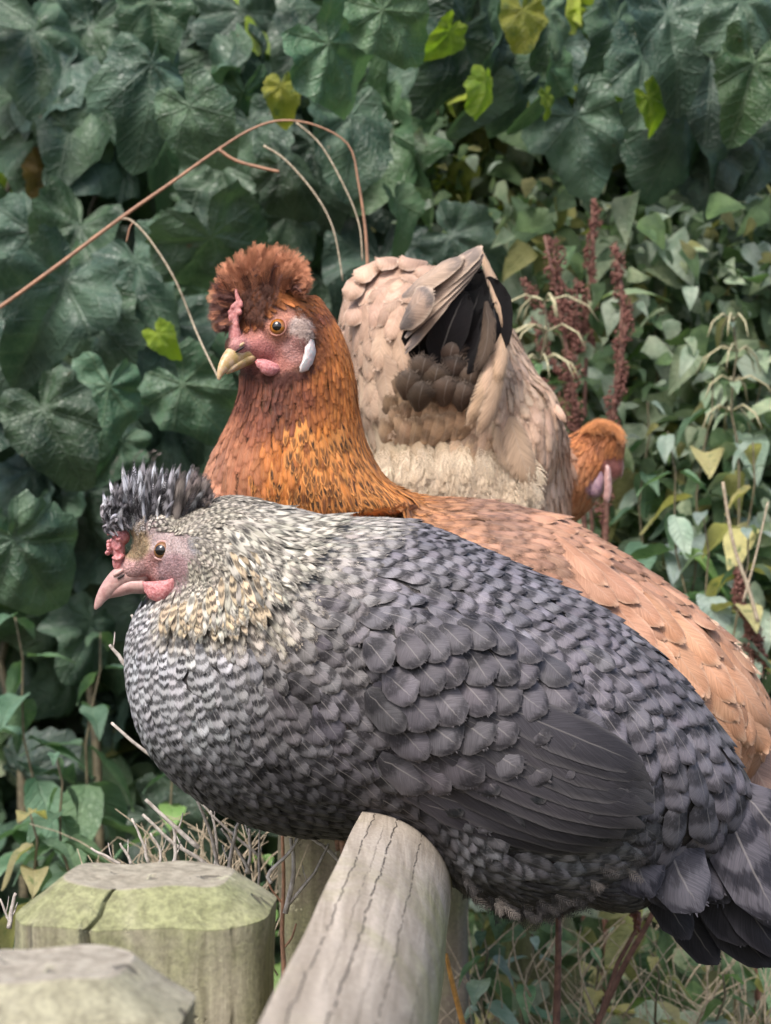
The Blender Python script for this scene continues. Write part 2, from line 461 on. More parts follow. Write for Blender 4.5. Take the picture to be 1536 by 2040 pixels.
def chamfered_post(name, cx, cy, top, w, d, mat, label, crack=None, ch=0.026, rot=0.0, lean=0.0, group=None):
    """rounded-rectangular post with a chamfered top; optional drying crack as a real groove (x offset, depth)"""
    th = list(np.linspace(-np.pi, np.pi, 56, endpoint=False))
    if crack:
        ca = crack[0]
        th = [t for t in th if abs(t - ca) > 0.06] + [ca - 0.05, ca - 0.022, ca, ca + 0.022, ca + 0.05]
        th.sort()
    th = np.array(th)
    def ring(z, sx, sy, depth_k=1.0, wob=0.0):
        e = 3.4
        c, s = np.cos(th), np.sin(th)
        x = np.sign(c) * np.abs(c)**(2 / e) * sx; y = np.sign(s) * np.abs(s)**(2 / e) * sy
        # low front corners cut a little flatter
        if crack:
            g = np.where(np.abs(th - crack[0]) < 0.012, crack[1] * depth_k, 0) + np.where(np.abs(np.abs(th - crack[0]) - 0.022) < 0.004, 0.0012, 0)
            rr = np.sqrt(x**2 + y**2); x = x * (1 - g / rr); y = y * (1 - g / rr)
            x = x + np.where(np.abs(th - crack[0]) < 0.03, wob, 0)
        cr, sr = math.cos(rot), math.sin(rot)
        return np.stack([x * cr - y * sr, x * sr + y * cr, np.full_like(x, z)], 1)
    R = []; alg = []
    zs = list(np.linspace(-1.15, -0.12, 8)) + list(np.linspace(-0.11, -ch - 0.001, 12))
    for z in zs:
        dk = 1.0 if z > -0.06 else 0.0
        R.append(ring(z, w / 2, d / 2, dk, 0.0012 * math.sin(z * 160))); alg += [0.6 if z > -0.3 else 0.2] * len(th)
    for k in (0.0, 0.06, 0.35, 0.7, 0.94, 1.0):
        sx = w / 2 - ch * 1.4 * k; sy = d / 2 - ch * 1.2 * k
        R.append(ring(-ch + ch * k * 1.0, sx, sy, 1.0 if k < 0.85 else 0.4, 0.0012 * math.sin(k * 6))); alg += [1.3] * len(th)
    for k in (0.97, 0.8, 0.5, 0.2):
        R.append(ring(0.0006 * math.sin(k * 8), (w / 2 - ch * 1.4) * k, (d / 2 - ch * 1.2) * k, 0.0)); alg += [-0.6] * len(th)
    mb = MB(); mb.rings(R)
    V = np.concatenate(mb.V)
    V += 0.0009 * np.sin(V[:, [1, 2, 0]] * 130) + 0.0012 * np.sin(V[:, [2, 0, 1]] * 47 + 1)
    V[:, 0] += lean * V[:, 2]
    mb.V = [V]
    me = mb.mesh(name, mat, True, {'alg': ('FLOAT', alg)})
    me.set_sharp_from_angle(angle=math.radians(28))
    o = link(name, me, label=label, category='fence post')
    o.location = (cx, cy, top)
    if group: o['group'] = group
    return o
G_POST = 'timber posts of the fence'
c = at(278, 1740, 1.0)
chamfered_post('fence_post', c.x, c.y + 0.035, c.z - 0.0065, 0.122, 0.108, M_POST,
               'mossy chamfered post with a dark vertical split, nearer the rail', crack=(-1.752, 0.016), ch=0.0150, group=G_POST)
c = at(110, 1890, 0.77)
chamfered_post('fence_post', c.x - 0.008, c.y + 0.03, c.z - 0.012, 0.108, 0.10, M_POST_NEAR,
               'uncracked greyish post top in the lower left corner of the picture', ch=0.0165, group=G_POST)
c = at(640, 1650, 1.62)
chamfered_post('fence_post', c.x, 1.62, c.z + 0.03, 0.062, 0.05, M_POST_GREY,
               'grey post behind the rail under the grey hen breast', ch=0.004, lean=0.0, group=G_POST)
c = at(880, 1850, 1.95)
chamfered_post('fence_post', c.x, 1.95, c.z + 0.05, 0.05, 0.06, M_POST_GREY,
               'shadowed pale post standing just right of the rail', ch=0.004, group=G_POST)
c = at(1030, 1800, 2.05)
chamfered_post('leaning_stake', c.x, 2.05, c.z + 0.06, 0.075, 0.05, M_STAKE,
               'slanted stake green with algae below the grey hen tail', ch=0.004, lean=-0.22)
# ------------------------------------------------------------------ plumage
def style(ca, cb, ce=(0.5, 0.5, 0.5), nb=1.6, con=1.0, edge=0.2, spot=0.0, pt=0.2, lift=0.07, fray=None):
    return list(ca) + list(cb) + list(ce) + [nb, con, edge, spot, pt, lift, (0.40 + 0.6 * pt) if fray is None else fray]
# slots: 0-2 main colour, 3-5 bar colour, 6-8 rim colour, 9 bars, 10 bar contrast, 11 rim, 12 central spot, 13 pointedness, 14 lift
PROF_V = np.array([0.0, 0.25, 0.5, 0.68, 0.82, 0.91, 0.97, 1.0])
UCOL = np.array([-1, -0.68, -0.3, 0.3, 0.68, 1.0])
NU = 6; NB = 16; NP = 8 * NU + 4 * NB      # NB loose barbs fringe the rim of every feather

def width_profile(pt):
    v = PROF_V
    rnd = np.minimum(1, (v / 0.35 + 0.08)**0.6) * np.clip(1 - (np.clip(v - 0.58, 0, 1) / 0.425)**2.2, 0, 1)**0.5
    shp = np.minimum(1, (v / 0.25 + 0.12)**0.7) * np.clip(1 - v**2.2, 0, 1)**0.8
    return rnd * (1 - pt) + shp * pt + 0.02

def feather_geo(S, side, nor, L, W, sty, rg, camber=0.16):
    """S spine (8,3), side and normal (8,3) -> verts (40,3), fuv (40,3)"""
    wp = width_profile(sty[13]) * W * 0.5
    u = UCOL[None, :]
    jag = 1 + rg.normal(0, 0.045, (8, NU)) * np.abs(u)
    P = S[:, None, :] + side[:, None, :] * (wp[:, None] * u * jag)[..., None] - nor[:, None, :] * ((camber * W) * u**2 * (wp / (W * .5))[:, None] )[..., None]
    # vane edges sweep back from the shaft near the tip
    tan = nrm(np.gradient(S, axis=0))
    sw = -(u**2) * (0.02 * L + 0.05 * L * sty[13]) * np.clip(PROF_V[:, None] - 0.5, 0, 1) * 2 * (0.5 + jag * 0.5)
    P = P + tan[:, None, :] * sw[..., None]
    uv = np.zeros((8, NU, 3)); uv[..., 0] = u; uv[..., 1] = PROF_V[:, None]; uv[..., 2] = rg.random()
    fl = NB // 2; B = np.empty((NB, 4, 3)); BU = np.empty((NB, 4, 3))
    for sgn, col, o in ((-1, 0, 0), (1, NU - 1, fl)):
        r_ = rg.uniform(3.2, 7.0, fl); i0 = np.minimum(r_.astype(int), 6); f_ = (r_ - i0)[:, None]
        rim = P[i0, col] * (1 - f_) + P[i0 + 1, col] * f_; cen = S[i0] * (1 - f_) + S[i0 + 1] * f_
        tt = tan[i0]; k_ = ((r_ - 3) / 4)[:, None]
        d = nrm(side[i0] * sgn * (1.1 - .8 * k_) + tt * (.5 + .8 * k_) + nor[i0] * rg.normal(-.1, .25, (fl, 1)))
        w2 = nrm(np.cross(d, nor[i0])) * (W * .018); b0 = rim + (cen - rim) * .25
        ln = W * (.03 + .40 * sty[15]) * rg.uniform(.4, 1.1, (fl, 1))
        B[o:o + fl, 0] = b0 - w2; B[o:o + fl, 1] = b0 + w2; B[o:o + fl, 2] = b0 + d * ln + w2 * .3; B[o:o + fl, 3] = b0 + d * ln - w2 * .3
        BU[o:o + fl, :, 0] = sgn * .8; BU[o:o + fl, :, 1] = np.interp(r_, np.arange(8), PROF_V)[:, None]; BU[o:o + fl, :, 2] = uv[0, 0, 2]
    return np.concatenate([P.reshape(-1, 3), B.reshape(-1, 3)]), np.concatenate([uv.reshape(-1, 3), BU.reshape(-1, 3)])

def barb_feather(bag, P0, P1, P2, W, sty, rg, face=(0, -1, .15), nb=15, curl=.25, thick=.022):
    """soft open feather: a fine shaft with separate barbs (ribbons); collected in bag"""
    t = np.linspace(0.06, 1, nb)[:, None]; P0, P1, P2 = (np.array(q, float) for q in (P0, P1, P2))
    S = (1 - t)**2 * P0 + 2 * t * (1 - t) * P1 + t**2 * P2
    tan = nrm(np.gradient(S, axis=0)); side = nrm(np.cross(tan, np.array(face, float))); nor = nrm(np.cross(side, tan))
    wp = (np.minimum(1, (t / .3 + .15)) * np.clip(1.02 - t**2.5, 0, 1)**.6 + .12) * W * .5
    V = []; U = []; seed = rg.random(); hw = W * thick
    for sgn in (-1, 1):
        ln = wp * rg.uniform(.75, 1.2, (nb, 1)); d = nrm(side * sgn * .8 + tan * (.55 + .6 * t) + nor * rg.normal(0, .22, (nb, 1)))
        w2 = nrm(np.cross(d, nor)) * hw
        a = S; m = S + d * ln * .55 + nor * ln * .06; e = S + d * ln + tan * ln * curl + nor * rg.normal(-.05, .12, (nb, 1)) * ln
        V.append(np.stack([a - w2, a + w2, m - w2 * .9, m + w2 * .9, e - w2 * .2, e + w2 * .2], 1))
        u_ = np.zeros((nb, 6, 3)); u_[:, 2:4, 0] = .5 * sgn; u_[:, 4:, 0] = .85 * sgn; u_[:, :, 1] = t * .97; u_[:, :, 2] = seed; U.append(u_)
    bag.append((np.concatenate(V).reshape(-1, 3), np.concatenate(U).reshape(-1, 3), np.array(sty, float)))

def build_barbs(bag, name, parent):
    V = np.concatenate([b[0] for b in bag]); U = np.concatenate([b[1] for b in bag]); st = np.concatenate([np.repeat(b[2][None], len(b[0]), 0) for b in bag])
    n = len(V) // 6; o = (np.arange(n) * 6)[:, None]
    F = np.concatenate([o + np.array([0, 1, 3, 2]), o + np.array([2, 3, 5, 4])])
    one = lambda a, b: np.concatenate([a, b[:, None]], 1)
    me = mesh_np(name, V, F, {'fuv': ('FLOAT_VECTOR', U), 'ca': ('FLOAT_COLOR', one(st[:, :3], st[:, 9] / 10)), 'cb': ('FLOAT_COLOR', one(st[:, 3:6], st[:, 10])),
                              'ce': ('FLOAT_COLOR', one(st[:, 6:9], st[:, 11])), 'spot': ('FLOAT', st[:, 12]), 'fray': ('FLOAT', np.full(len(V), -1.0))}, mat=M_FEATHER)
    link(name, me, parent, kind='stuff')

_i = np.arange(8 * NU).reshape(8, NU)
FQ = np.stack([_i[:-1, :-1].ravel(), _i[:-1, 1:].ravel(), _i[1:, 1:].ravel(), _i[1:, :-1].ravel()], 1)
FQ = np.concatenate([FQ, 8 * NU + np.arange(4 * NB).reshape(NB, 4)])
FR_K = np.concatenate([np.ones(8 * NU), np.full(4 * NB, -1.0)])

class Plumage:
    def __init__(s): s.items = []          # (verts, uv, style, size, name)
    def add(s, V, uv, sty, size, name='feather'): s.items.append((V, uv, np.array(sty, float), size, name))
    @staticmethod
    def _attrs(uvs, stys):
        k = NP
        st = np.repeat(np.array(stys), k, 0)
        one = lambda a, b: np.concatenate([a, b[:, None]], 1)
        return {'fuv': ('FLOAT_VECTOR', np.concatenate(uvs)),
                'ca': ('FLOAT_COLOR', one(st[:, 0:3], st[:, 9] / 10)),
                'cb': ('FLOAT_COLOR', one(st[:, 3:6], st[:, 10])),
                'ce': ('FLOAT_COLOR', one(st[:, 6:9], st[:, 11])),
                'spot': ('FLOAT', st[:, 12]), 'fray': ('FLOAT', np.where(np.tile(FR_K, len(stys)) > 0, st[:, 15], -1.0))}
    def build(s, parent, n_big=300):
        big = [it for it in s.items if it[4] != 'feather']
        body = sorted([it for it in s.items if it[4] == 'feather'], key=lambda a: -a[3])
        for it in big + body[:n_big]:
            me = mesh_np(it[4], it[0], FQ, s._attrs([it[1]], [it[2]]), mat=M_FEATHER)
            link(it[4], me, parent)
        rest = body[n_big:]
        if rest:
            V = np.concatenate([r[0] for r in rest])
            F = np.concatenate([FQ + NP * i for i in range(len(rest))])
            me = mesh_np('plumage', V, F, s._attrs([r[1] for r in rest], [r[2] for r in rest]), mat=M_FEATHER)
            link('plumage', me, parent, kind='stuff')

def bez(p0, p1, p2, n=8):
    t = (PROF_V if n == 8 else np.linspace(0, 1, n))[:, None]
    return (1 - t)**2 * np.array(p0) + 2 * t * (1 - t) * np.array(p1) + t**2 * np.array(p2)

def free_feather(pl, P0, P1, P2, W, sty, rg, face=None, name='feather', camber=0.16):
    """a feather along a bezier of 3D points; its upper side faces `face` (default: the camera side)"""
    S = bez(P0, P1, P2)
    tan = nrm(np.gradient(S, axis=0))
    f = np.array(face if face is not None else (0, -1, 0.15), float)
    side = nrm(np.cross(tan, f)); nor = nrm(np.cross(side, tan))
    L = np.linalg.norm(np.diff(S, axis=0), axis=1).sum()
    V, uv = feather_geo(S, side, nor, L, W, sty, rg, camber)
    pl.add(V, uv, sty, L * W, name)

def jitter_style(sty, rg, amt=0.12):
    s = np.array(sty, float)
    s[0:3] *= 1 + rg.normal(0, amt) + rg.normal(0, amt * .10, 3)
    s[3:6] *= 1 + rg.normal(0, amt)
    s[0:9] = np.clip(s[0:9], 0.004, 0.85)
    s[9] *= 1 + rg.normal(0, 0.12); s[10] *= rg.uniform(.7, 1.0)
    return s

def cover(pl, me, D, guides, styles, rg, exclude=(), density=0.62, maxn=11000):
    """feather the body mesh: blue-noise roots, directions and styles interpolated from guide points"""
    nF = len(me.polygons)
    C = np.empty(nF * 3, np.float32); me.polygons.foreach_get('center', C); C = C.reshape(-1, 3).astype(float)
    Nn = np.empty(nF * 3, np.float32); me.polygons.foreach_get('normal', Nn); Nn = Nn.reshape(-1, 3).astype(float)
    A = np.empty(nF, np.float32); me.polygons.foreach_get('area', A)
    px = CX + C[:, 0] * FPX / C[:, 1]; py = HZ - (C[:, 2] - CAMH) * FPX / C[:, 1]
    G = np.array([g[:6] for g in guides], float)
    S = np.array([styles[g[6]] for g in guides])
    dn = nrm(np.stack([G[:, 2], G[:, 3]], 1))
    d2 = (px[:, None] - G[None, :, 0])**2 + (py[:, None] - G[None, :, 1])**2 + 150
    W = d2**-2.2; W /= W.sum(1, keepdims=True)
    W2 = d2**-1.35; W2 /= W2.sum(1, keepdims=True)
    dir2 = W @ dn; Ls = W @ G[:, 4]; Ws = W @ G[:, 5]; ST = W2 @ S
    sc = D / FPX
    rad = density * Ws * sc * np.where(Nn[:, 1] > 0.35, 1.7, 1.0)
    keep = np.ones(nF, bool)
    for (ex, ey, er) in exclude:
        keep &= ~(((px - ex)**2 + (py - ey)**2 < er * er) & (Nn[:, 1] < 0.75))
    wgt = A / rad**2 * keep
    ncand = min(int(wgt.sum() * 9), 90000)
    cand = rg.choice(nF, size=min(ncand, (wgt > 0).sum()), replace=False, p=wgt / wgt.sum())
    n_back = Nn[:, 1] > 0.35
    cell = rad.max(); grid = {}; acc = []
    for c in cand:
        p = C[c]; r = rad[c]; k = (int(p[0] // cell), int(p[1] // cell), int(p[2] // cell)); ok = True
        for dx in (-1, 0, 1):
            for dy in (-1, 0, 1):
                for dz in (-1, 0, 1):
                    for q in grid.get((k[0] + dx, k[1] + dy, k[2] + dz), ()):
                        e = p - C[q]
                        if e @ e < (0.5 * (r + rad[q]))**2 and Nn[c] @ Nn[q] > -0.2: ok = False; break
                    if not ok: break
                if not ok: break
            if not ok: break
        if ok:
            grid.setdefault(k, []).append(c); acc.append(c)
            if len(acc) >= maxn: break
    bvh = BVHTree.FromPolygons([v.co for v in me.vertices], [tuple(p.vertices) for p in me.polygons])
    for c in acc:
        sty = jitter_style(ST[c], rg)
        L = Ls[c] * sc * rg.uniform(0.88, 1.12); Wd = Ws[c] * sc * rg.uniform(0.92, 1.16)
        if n_back[c]: L *= 1.5; Wd *= 1.6
        d = np.array([dir2[c, 0], 0, -dir2[c, 1]])
        ang = rg.normal(0, 0.13); ca_, sa_ = math.cos(ang), math.sin(ang)
        d = np.array([d[0] * ca_ - d[2] * sa_, 0, d[0] * sa_ + d[2] * ca_])
        n = Nn[c]; p = C[c].copy(); q = p.copy()
        Sp = []; No = []
        pv = 0.0; d = nrm(d)
        lf = sty[14] * rg.uniform(0.7, 1.4) * (1.7 if rg.random() < .05 else 1)
        for v in PROF_V:
            dt = d - n * (d @ n)
            l = np.linalg.norm(dt)
            if l < 0.15: dt = dt + np.array([0, 0.2, -0.15]); dt -= n * (dt @ n)
            dt = nrm(dt)
            q = q + dt * (v - pv) * L; pv = v
            loc, nn, _, _ = bvh.find_nearest(Vector(q))
            q = np.array(loc); n = nrm(0.6 * n + 0.4 * np.array(nn))
            Sp.append(q + n * (0.0005 + lf * L * v**1.15 + 0.12 * Wd * 0.9)); No.append(n)
        Sp = np.array(Sp); No = np.array(No)
        tan = nrm(np.gradient(Sp, axis=0)); side = nrm(np.cross(tan, No)); No = nrm(np.cross(side, tan))
        tw = rg.normal(0, 0.10); side = nrm(side + No * tw)
        V, uv = feather_geo(Sp, side, No, L, Wd, sty, rg)
        vis = 1.0 if Nn[c][1] < -0.15 else 0.01
        pl.add(V, uv, sty, L * Wd * vis)
    return bvh

def paint(me, base, spots):
    """skin colour attribute: spots (px,py,radius_px,colour) with soft rims; alpha marks bare skin"""
    n = len(me.vertices); C = np.empty(n * 3, np.float32); me.vertices.foreach_get('co', C); C = C.reshape(-1, 3).astype(float)
    px = CX + C[:, 0] * FPX / C[:, 1]; py = HZ - (C[:, 2] - CAMH) * FPX / C[:, 1]
    col = np.tile(np.array([*base, 0.0]), (n, 1))
    for x, y, r, c in spots:
        d = np.sqrt((px - x)**2 + (py - y)**2)
        k = np.clip((r - d) / (0.35 * r), 0, 1)[:, None]; k = k * k * (3 - 2 * k)
        col = col * (1 - k) + np.array([*c, 1.0]) * k
    a = me.attributes.new('skin', 'FLOAT_COLOR', 'POINT'); a.data.foreach_set('color', col.astype(np.float32).ravel())
    me.materials.clear(); me.materials.append(M_BODY)

def ray(bvh, px, py):
    o = Vector((0, 0, CAMH)); d = (at(px, py, 1.0) - o).normalized()
    loc, n, _, _ = bvh.ray_cast(o, d)
    return (loc, n) if loc else (None, None)

def on_body_feather(pl, bvh, p0, p1, W, sty, rg, D, lift0=0.001, lift1=0.004, bend=0.0, name='wing_feather', camber=0.10):
    """a feather laid on the body between two photo points"""
    pts = []; nn = []
    x0, y0 = p0; x1, y1 = p1
    mx, my = (x0 + x1) / 2 - (y1 - y0) * bend, (y0 + y1) / 2 + (x1 - x0) * bend
    last = None
    for v in PROF_V:
        x = (1 - v)**2 * x0 + 2 * v * (1 - v) * mx + v * v * x1; y = (1 - v)**2 * y0 + 2 * v * (1 - v) * my + v * v * y1
        loc, n = ray(bvh, x, y)
        if loc is None or (last is not None and abs(loc.y - last) > 0.03):
            Y = last if last is not None else D - 0.06
            loc = at(x, y, Y); n = Vector((0, -1, 0))
        last = loc.y
        pts.append(np.array(loc)); nn.append(np.array(n))
    pts = np.array(pts); nn = np.array(nn)
    # smooth the path
    for _ in range(3):
        pts[1:-1] = (pts[:-2] + 2 * pts[1:-1] + pts[2:]) / 4; nn[1:-1] = nrm(nn[:-2] + 2 * nn[1:-1] + nn[2:])
    nn = nrm(nn + np.array([0, -0.4, 0]))
    S = pts + nn * (lift0 + (lift1 - lift0) * PROF_V)[:, None]
    tan = nrm(np.gradient(S, axis=0)); side = nrm(np.cross(tan, nn)); nor = nrm(np.cross(side, tan))
    L = np.linalg.norm(np.diff(S, axis=0), axis=1).sum()
    V, uv = feather_geo(S, side, nor, L, W, sty, rg, camber)
    pl.add(V, uv, sty, L * W, name)

# ------------------------------------------------------------------ head parts
M_BEAK_PINK = mat_plain('pink_horn', (0.43, 0.235, 0.22), 0.38, 0.12, 260, 0.2, 0.15, 0.5, (0.54, 0.35, 0.32))
M_BEAK_YEL = mat_plain('yellow_horn', (0.50, 0.34, 0.12), 0.38, 0.2, 220, 0.2, 0.15, 0.5, (0.56, 0.40, 0.28))
M_COMB = mat_plain('comb_skin', (0.50, 0.15, 0.16), 0.5, 0.15, 700, 0.6, 0.2, 0.4, (0.62, 0.30, 0.30))
M_COMB_PALE = mat_plain('pale_comb_skin', (0.46, 0.15, 0.14), 0.5, 0.15, 500, 0.5, 0.2, 0.4, (0.55, 0.25, 0.24))
M_LOBE = mat_plain('white_earlobe', (0.62, 0.66, 0.66), 0.5, 0.2, 400, 0.4, 0.2, 0.4, (0.66, 0.50, 0.50))
M_NOSTRIL = mat_plain('nostril', (0.02, 0.012, 0.012), 0.7)
M_LID = mat_plain('eyelid_skin', (0.42, 0.24, 0.22), 0.5, 0.15, 900, 0.5, 0.15)
M_LID_O = mat_plain('eyelid_skin_orange', (0.36, 0.15, 0.11), 0.5, 0.15, 900, 0.5, 0.15)
M_PUPIL = mat_plain('pupil', (0.004, 0.003, 0.003), 0.04, 0.0, 10, 0.0, 0, 0.8)
M_FOOT = mat_plain('scaly_foot', (0.30, 0.17, 0.13), 0.6, 0.3, 300, 0.6)
def mat_iris(name, inner, outer):
    N = NT(name); r = N.attr('er').outputs['Fac']
    ph = N.noise(obj_co(N), 900, 3, 0.7).outputs['Fac']
    c = N.mix(N.step(N.M('ADD', r, N.M('MULTIPLY', N.M('SUBTRACT', ph, .5), .25)), 0.45, 0.95), inner, outer)
    N.set(Base_Color=c, Roughness=0.05); N.b.inputs['Specular IOR Level'].default_value = 0.8
    N.b.inputs['Coat Weight'].default_value = 1.0
    return N.m
M_IRIS_DARK = mat_iris('dull_orange_iris', (0.30, 0.14, 0.05), (0.16, 0.07, 0.025))
M_IRIS = mat_iris('orange_iris', (0.50, 0.18, 0.015), (0.22, 0.07, 0.012))

def build_eye(parent, c, nor, r, iris_mat, lid_mat, pupil=0.5, out=0.35):
    """c: surface point, nor: outward unit vector, r: visible radius"""
    nor = Vector(nor).normalized(); R = r * 1.15
    cen = Vector(c) - nor * (R * (1 - out))
    a = nor.orthogonal().normalized(); b = nor.cross(a)
    V = []; er = []; n = 12; k = 28
    for i in range(n):
        ph = math.radians(2 + 88 * i / (n - 1))
        for j in range(k):
            t = 2 * math.pi * j / k
            V.append(cen + R * (math.cos(ph) * nor + math.sin(ph) * (math.cos(t) * a + math.sin(t) * b))); er.append(math.sin(ph) * R / r)
    F = [(i * k + j, i * k + (j + 1) % k, (i + 1) * k + (j + 1) % k, (i + 1) * k + j) for i in range(n - 1) for j in range(k)] + [tuple(range(k))[::-1]]
    eye = link('eye', mesh_np('eye', [list(v) for v in V], F, {'er': ('FLOAT', er)}, mat=iris_mat), parent)
    V = []; n = 6
    for i in range(n):
        ph = (0.02 + 0.98 * i / (n - 1)) * pupil * 0.87
        for j in range(k):
            t = 2 * math.pi * j / k
            V.append(cen + (R * 1.012 + 0.00004 * (n - i)) * (math.cos(ph) * nor + math.sin(ph) * (math.cos(t) * a + math.sin(t) * b)))
    F = [(i * k + j, i * k + (j + 1) % k, (i + 1) * k + (j + 1) % k, (i + 1) * k + j) for i in range(n - 1) for j in range(k)] + [tuple(range(k))[::-1]]
    pu = link('pupil', mesh_np('pupil', [list(v) for v in V], F, mat=M_PUPIL), eye); pu.matrix_parent_inverse = Matrix()
    mb = MB(); R_ = []
    for j in range(36):
        t = 2 * math.pi * j / 36
        rad = math.cos(t) * a + math.sin(t) * b
        cc = cen + nor * R * 0.42 + rad * r * 1.08 * (1 - 0.06 * abs(math.sin(t)))
        rr = r * (0.16 + 0.03 * math.sin(3 * t))
        R_.append(np.array([list(cc + rr * (math.cos(p) * rad + math.sin(p) * nor)) for p in np.linspace(0, 2 * math.pi, 8, endpoint=False)]))
    R_.append(R_[0])
    mb.rings(R_)
    link('eyelid', mb.mesh('eyelid', lid_mat), parent)

def flap(parent, name, outline, D, thick, mat, bulge=0.002, dY=0.0, dYx=0.0):
    """fleshy lobe from a photo outline; rounded, given real thickness. dYx: depth change per px to the right"""
    P = np.array(outline, float); n = 28
    P = crom(np.vstack([P, P[:1]]), n + 1)[:-1]
    c = P.mean(0); V = []; k = [1.0, 0.9, 0.65, 0.3]
    def pt(q, y): 
        return list(at(q[0], q[1], D + dY + dYx * (q[0] - c[0]) + y))
    for s in (-1, 1):
        for kk in (k if s < 0 else k[::-1]):
            for q in P:
                h = thick * math.sqrt(max(0, 1 - kk**2.6)) + 0.0001
                V.append(pt(c + (q - c) * kk, s * h - bulge * (1 - kk)))
    F = []
    m = 2 * len(k)
    for i in range(m - 1):
        for j in range(n):
            F.append((i * n + j, i * n + (j + 1) % n, (i + 1) * n + (j + 1) % n, (i + 1) * n + j))
    # ring order runs rim->centre (front) then centre->rim (back): join front centre, back rim loop closed
    F = [f for f in F]
    V = np.array(V)
    order = list(range(len(k) - 1, -1, -1)) + list(range(m - 1, len(k) - 1, -1))
    V2 = np.concatenate([V[o * n:(o + 1) * n] for o in order])
    F = [(i * n + j, i * n + (j + 1) % n, (i + 1) * n + (j + 1) % n, (i + 1) * n + j) for i in range(m - 1) for j in range(n)]
    F.append(tuple(range(n))[::-1]); F.append(tuple(range((m - 1) * n, m * n)))
    V2 = V2 + 0.0003 * np.sin(V2[:, [2, 0, 1]] * 1900)
    return link(name, mesh_np(name, V2, F, mat=mat), parent)

def foot(parent, base, fwd, toe=0.045):
    """scaly toes closed over the rail; base: where the shank meets the rail top"""
    base = Vector(base); f = Vector(fwd).normalized(); s = Vector((-f.y, f.x, 0))
    mb = MB()
    mb.tube([base + Vector((0, 0, 0.06)), base + Vector((0, 0, 0.03)), base + Vector((0, 0, 0.008))], [0.006, 0.005, 0.007], 8)
    for a in (-0.45, 0.0, 0.45):
        d = (f * math.cos(a) + s * math.sin(a))
        mb.tube([base + Vector((0, 0, 0.006)), base + d * toe * 0.4 + Vector((0, 0, 0.006)), base + d * toe * 0.75 + Vector((0, 0, 0.001)),
                 base + d * toe + Vector((0, 0, -0.016)), base + d * toe * 1.0 + Vector((0, 0, -0.034))], [0.0055, 0.0048, 0.0045, 0.0035, 0.0012], 8)
    mb.tube([base + Vector((0, 0, 0.006)), base - f * 0.018 + Vector((0, 0, 0.003)), base - f * 0.03 + Vector((0, 0, -0.010))], [0.005, 0.004, 0.0015], 8)
    link('foot', mb.mesh('foot', M_FOOT), parent)
# ------------------------------------------------------------------ grey barred hen
D1 = 1.33
S1 = D1 / FPX
rg = np.random.default_rng(5)
G_HEN = 'crested hens perched on the rail'

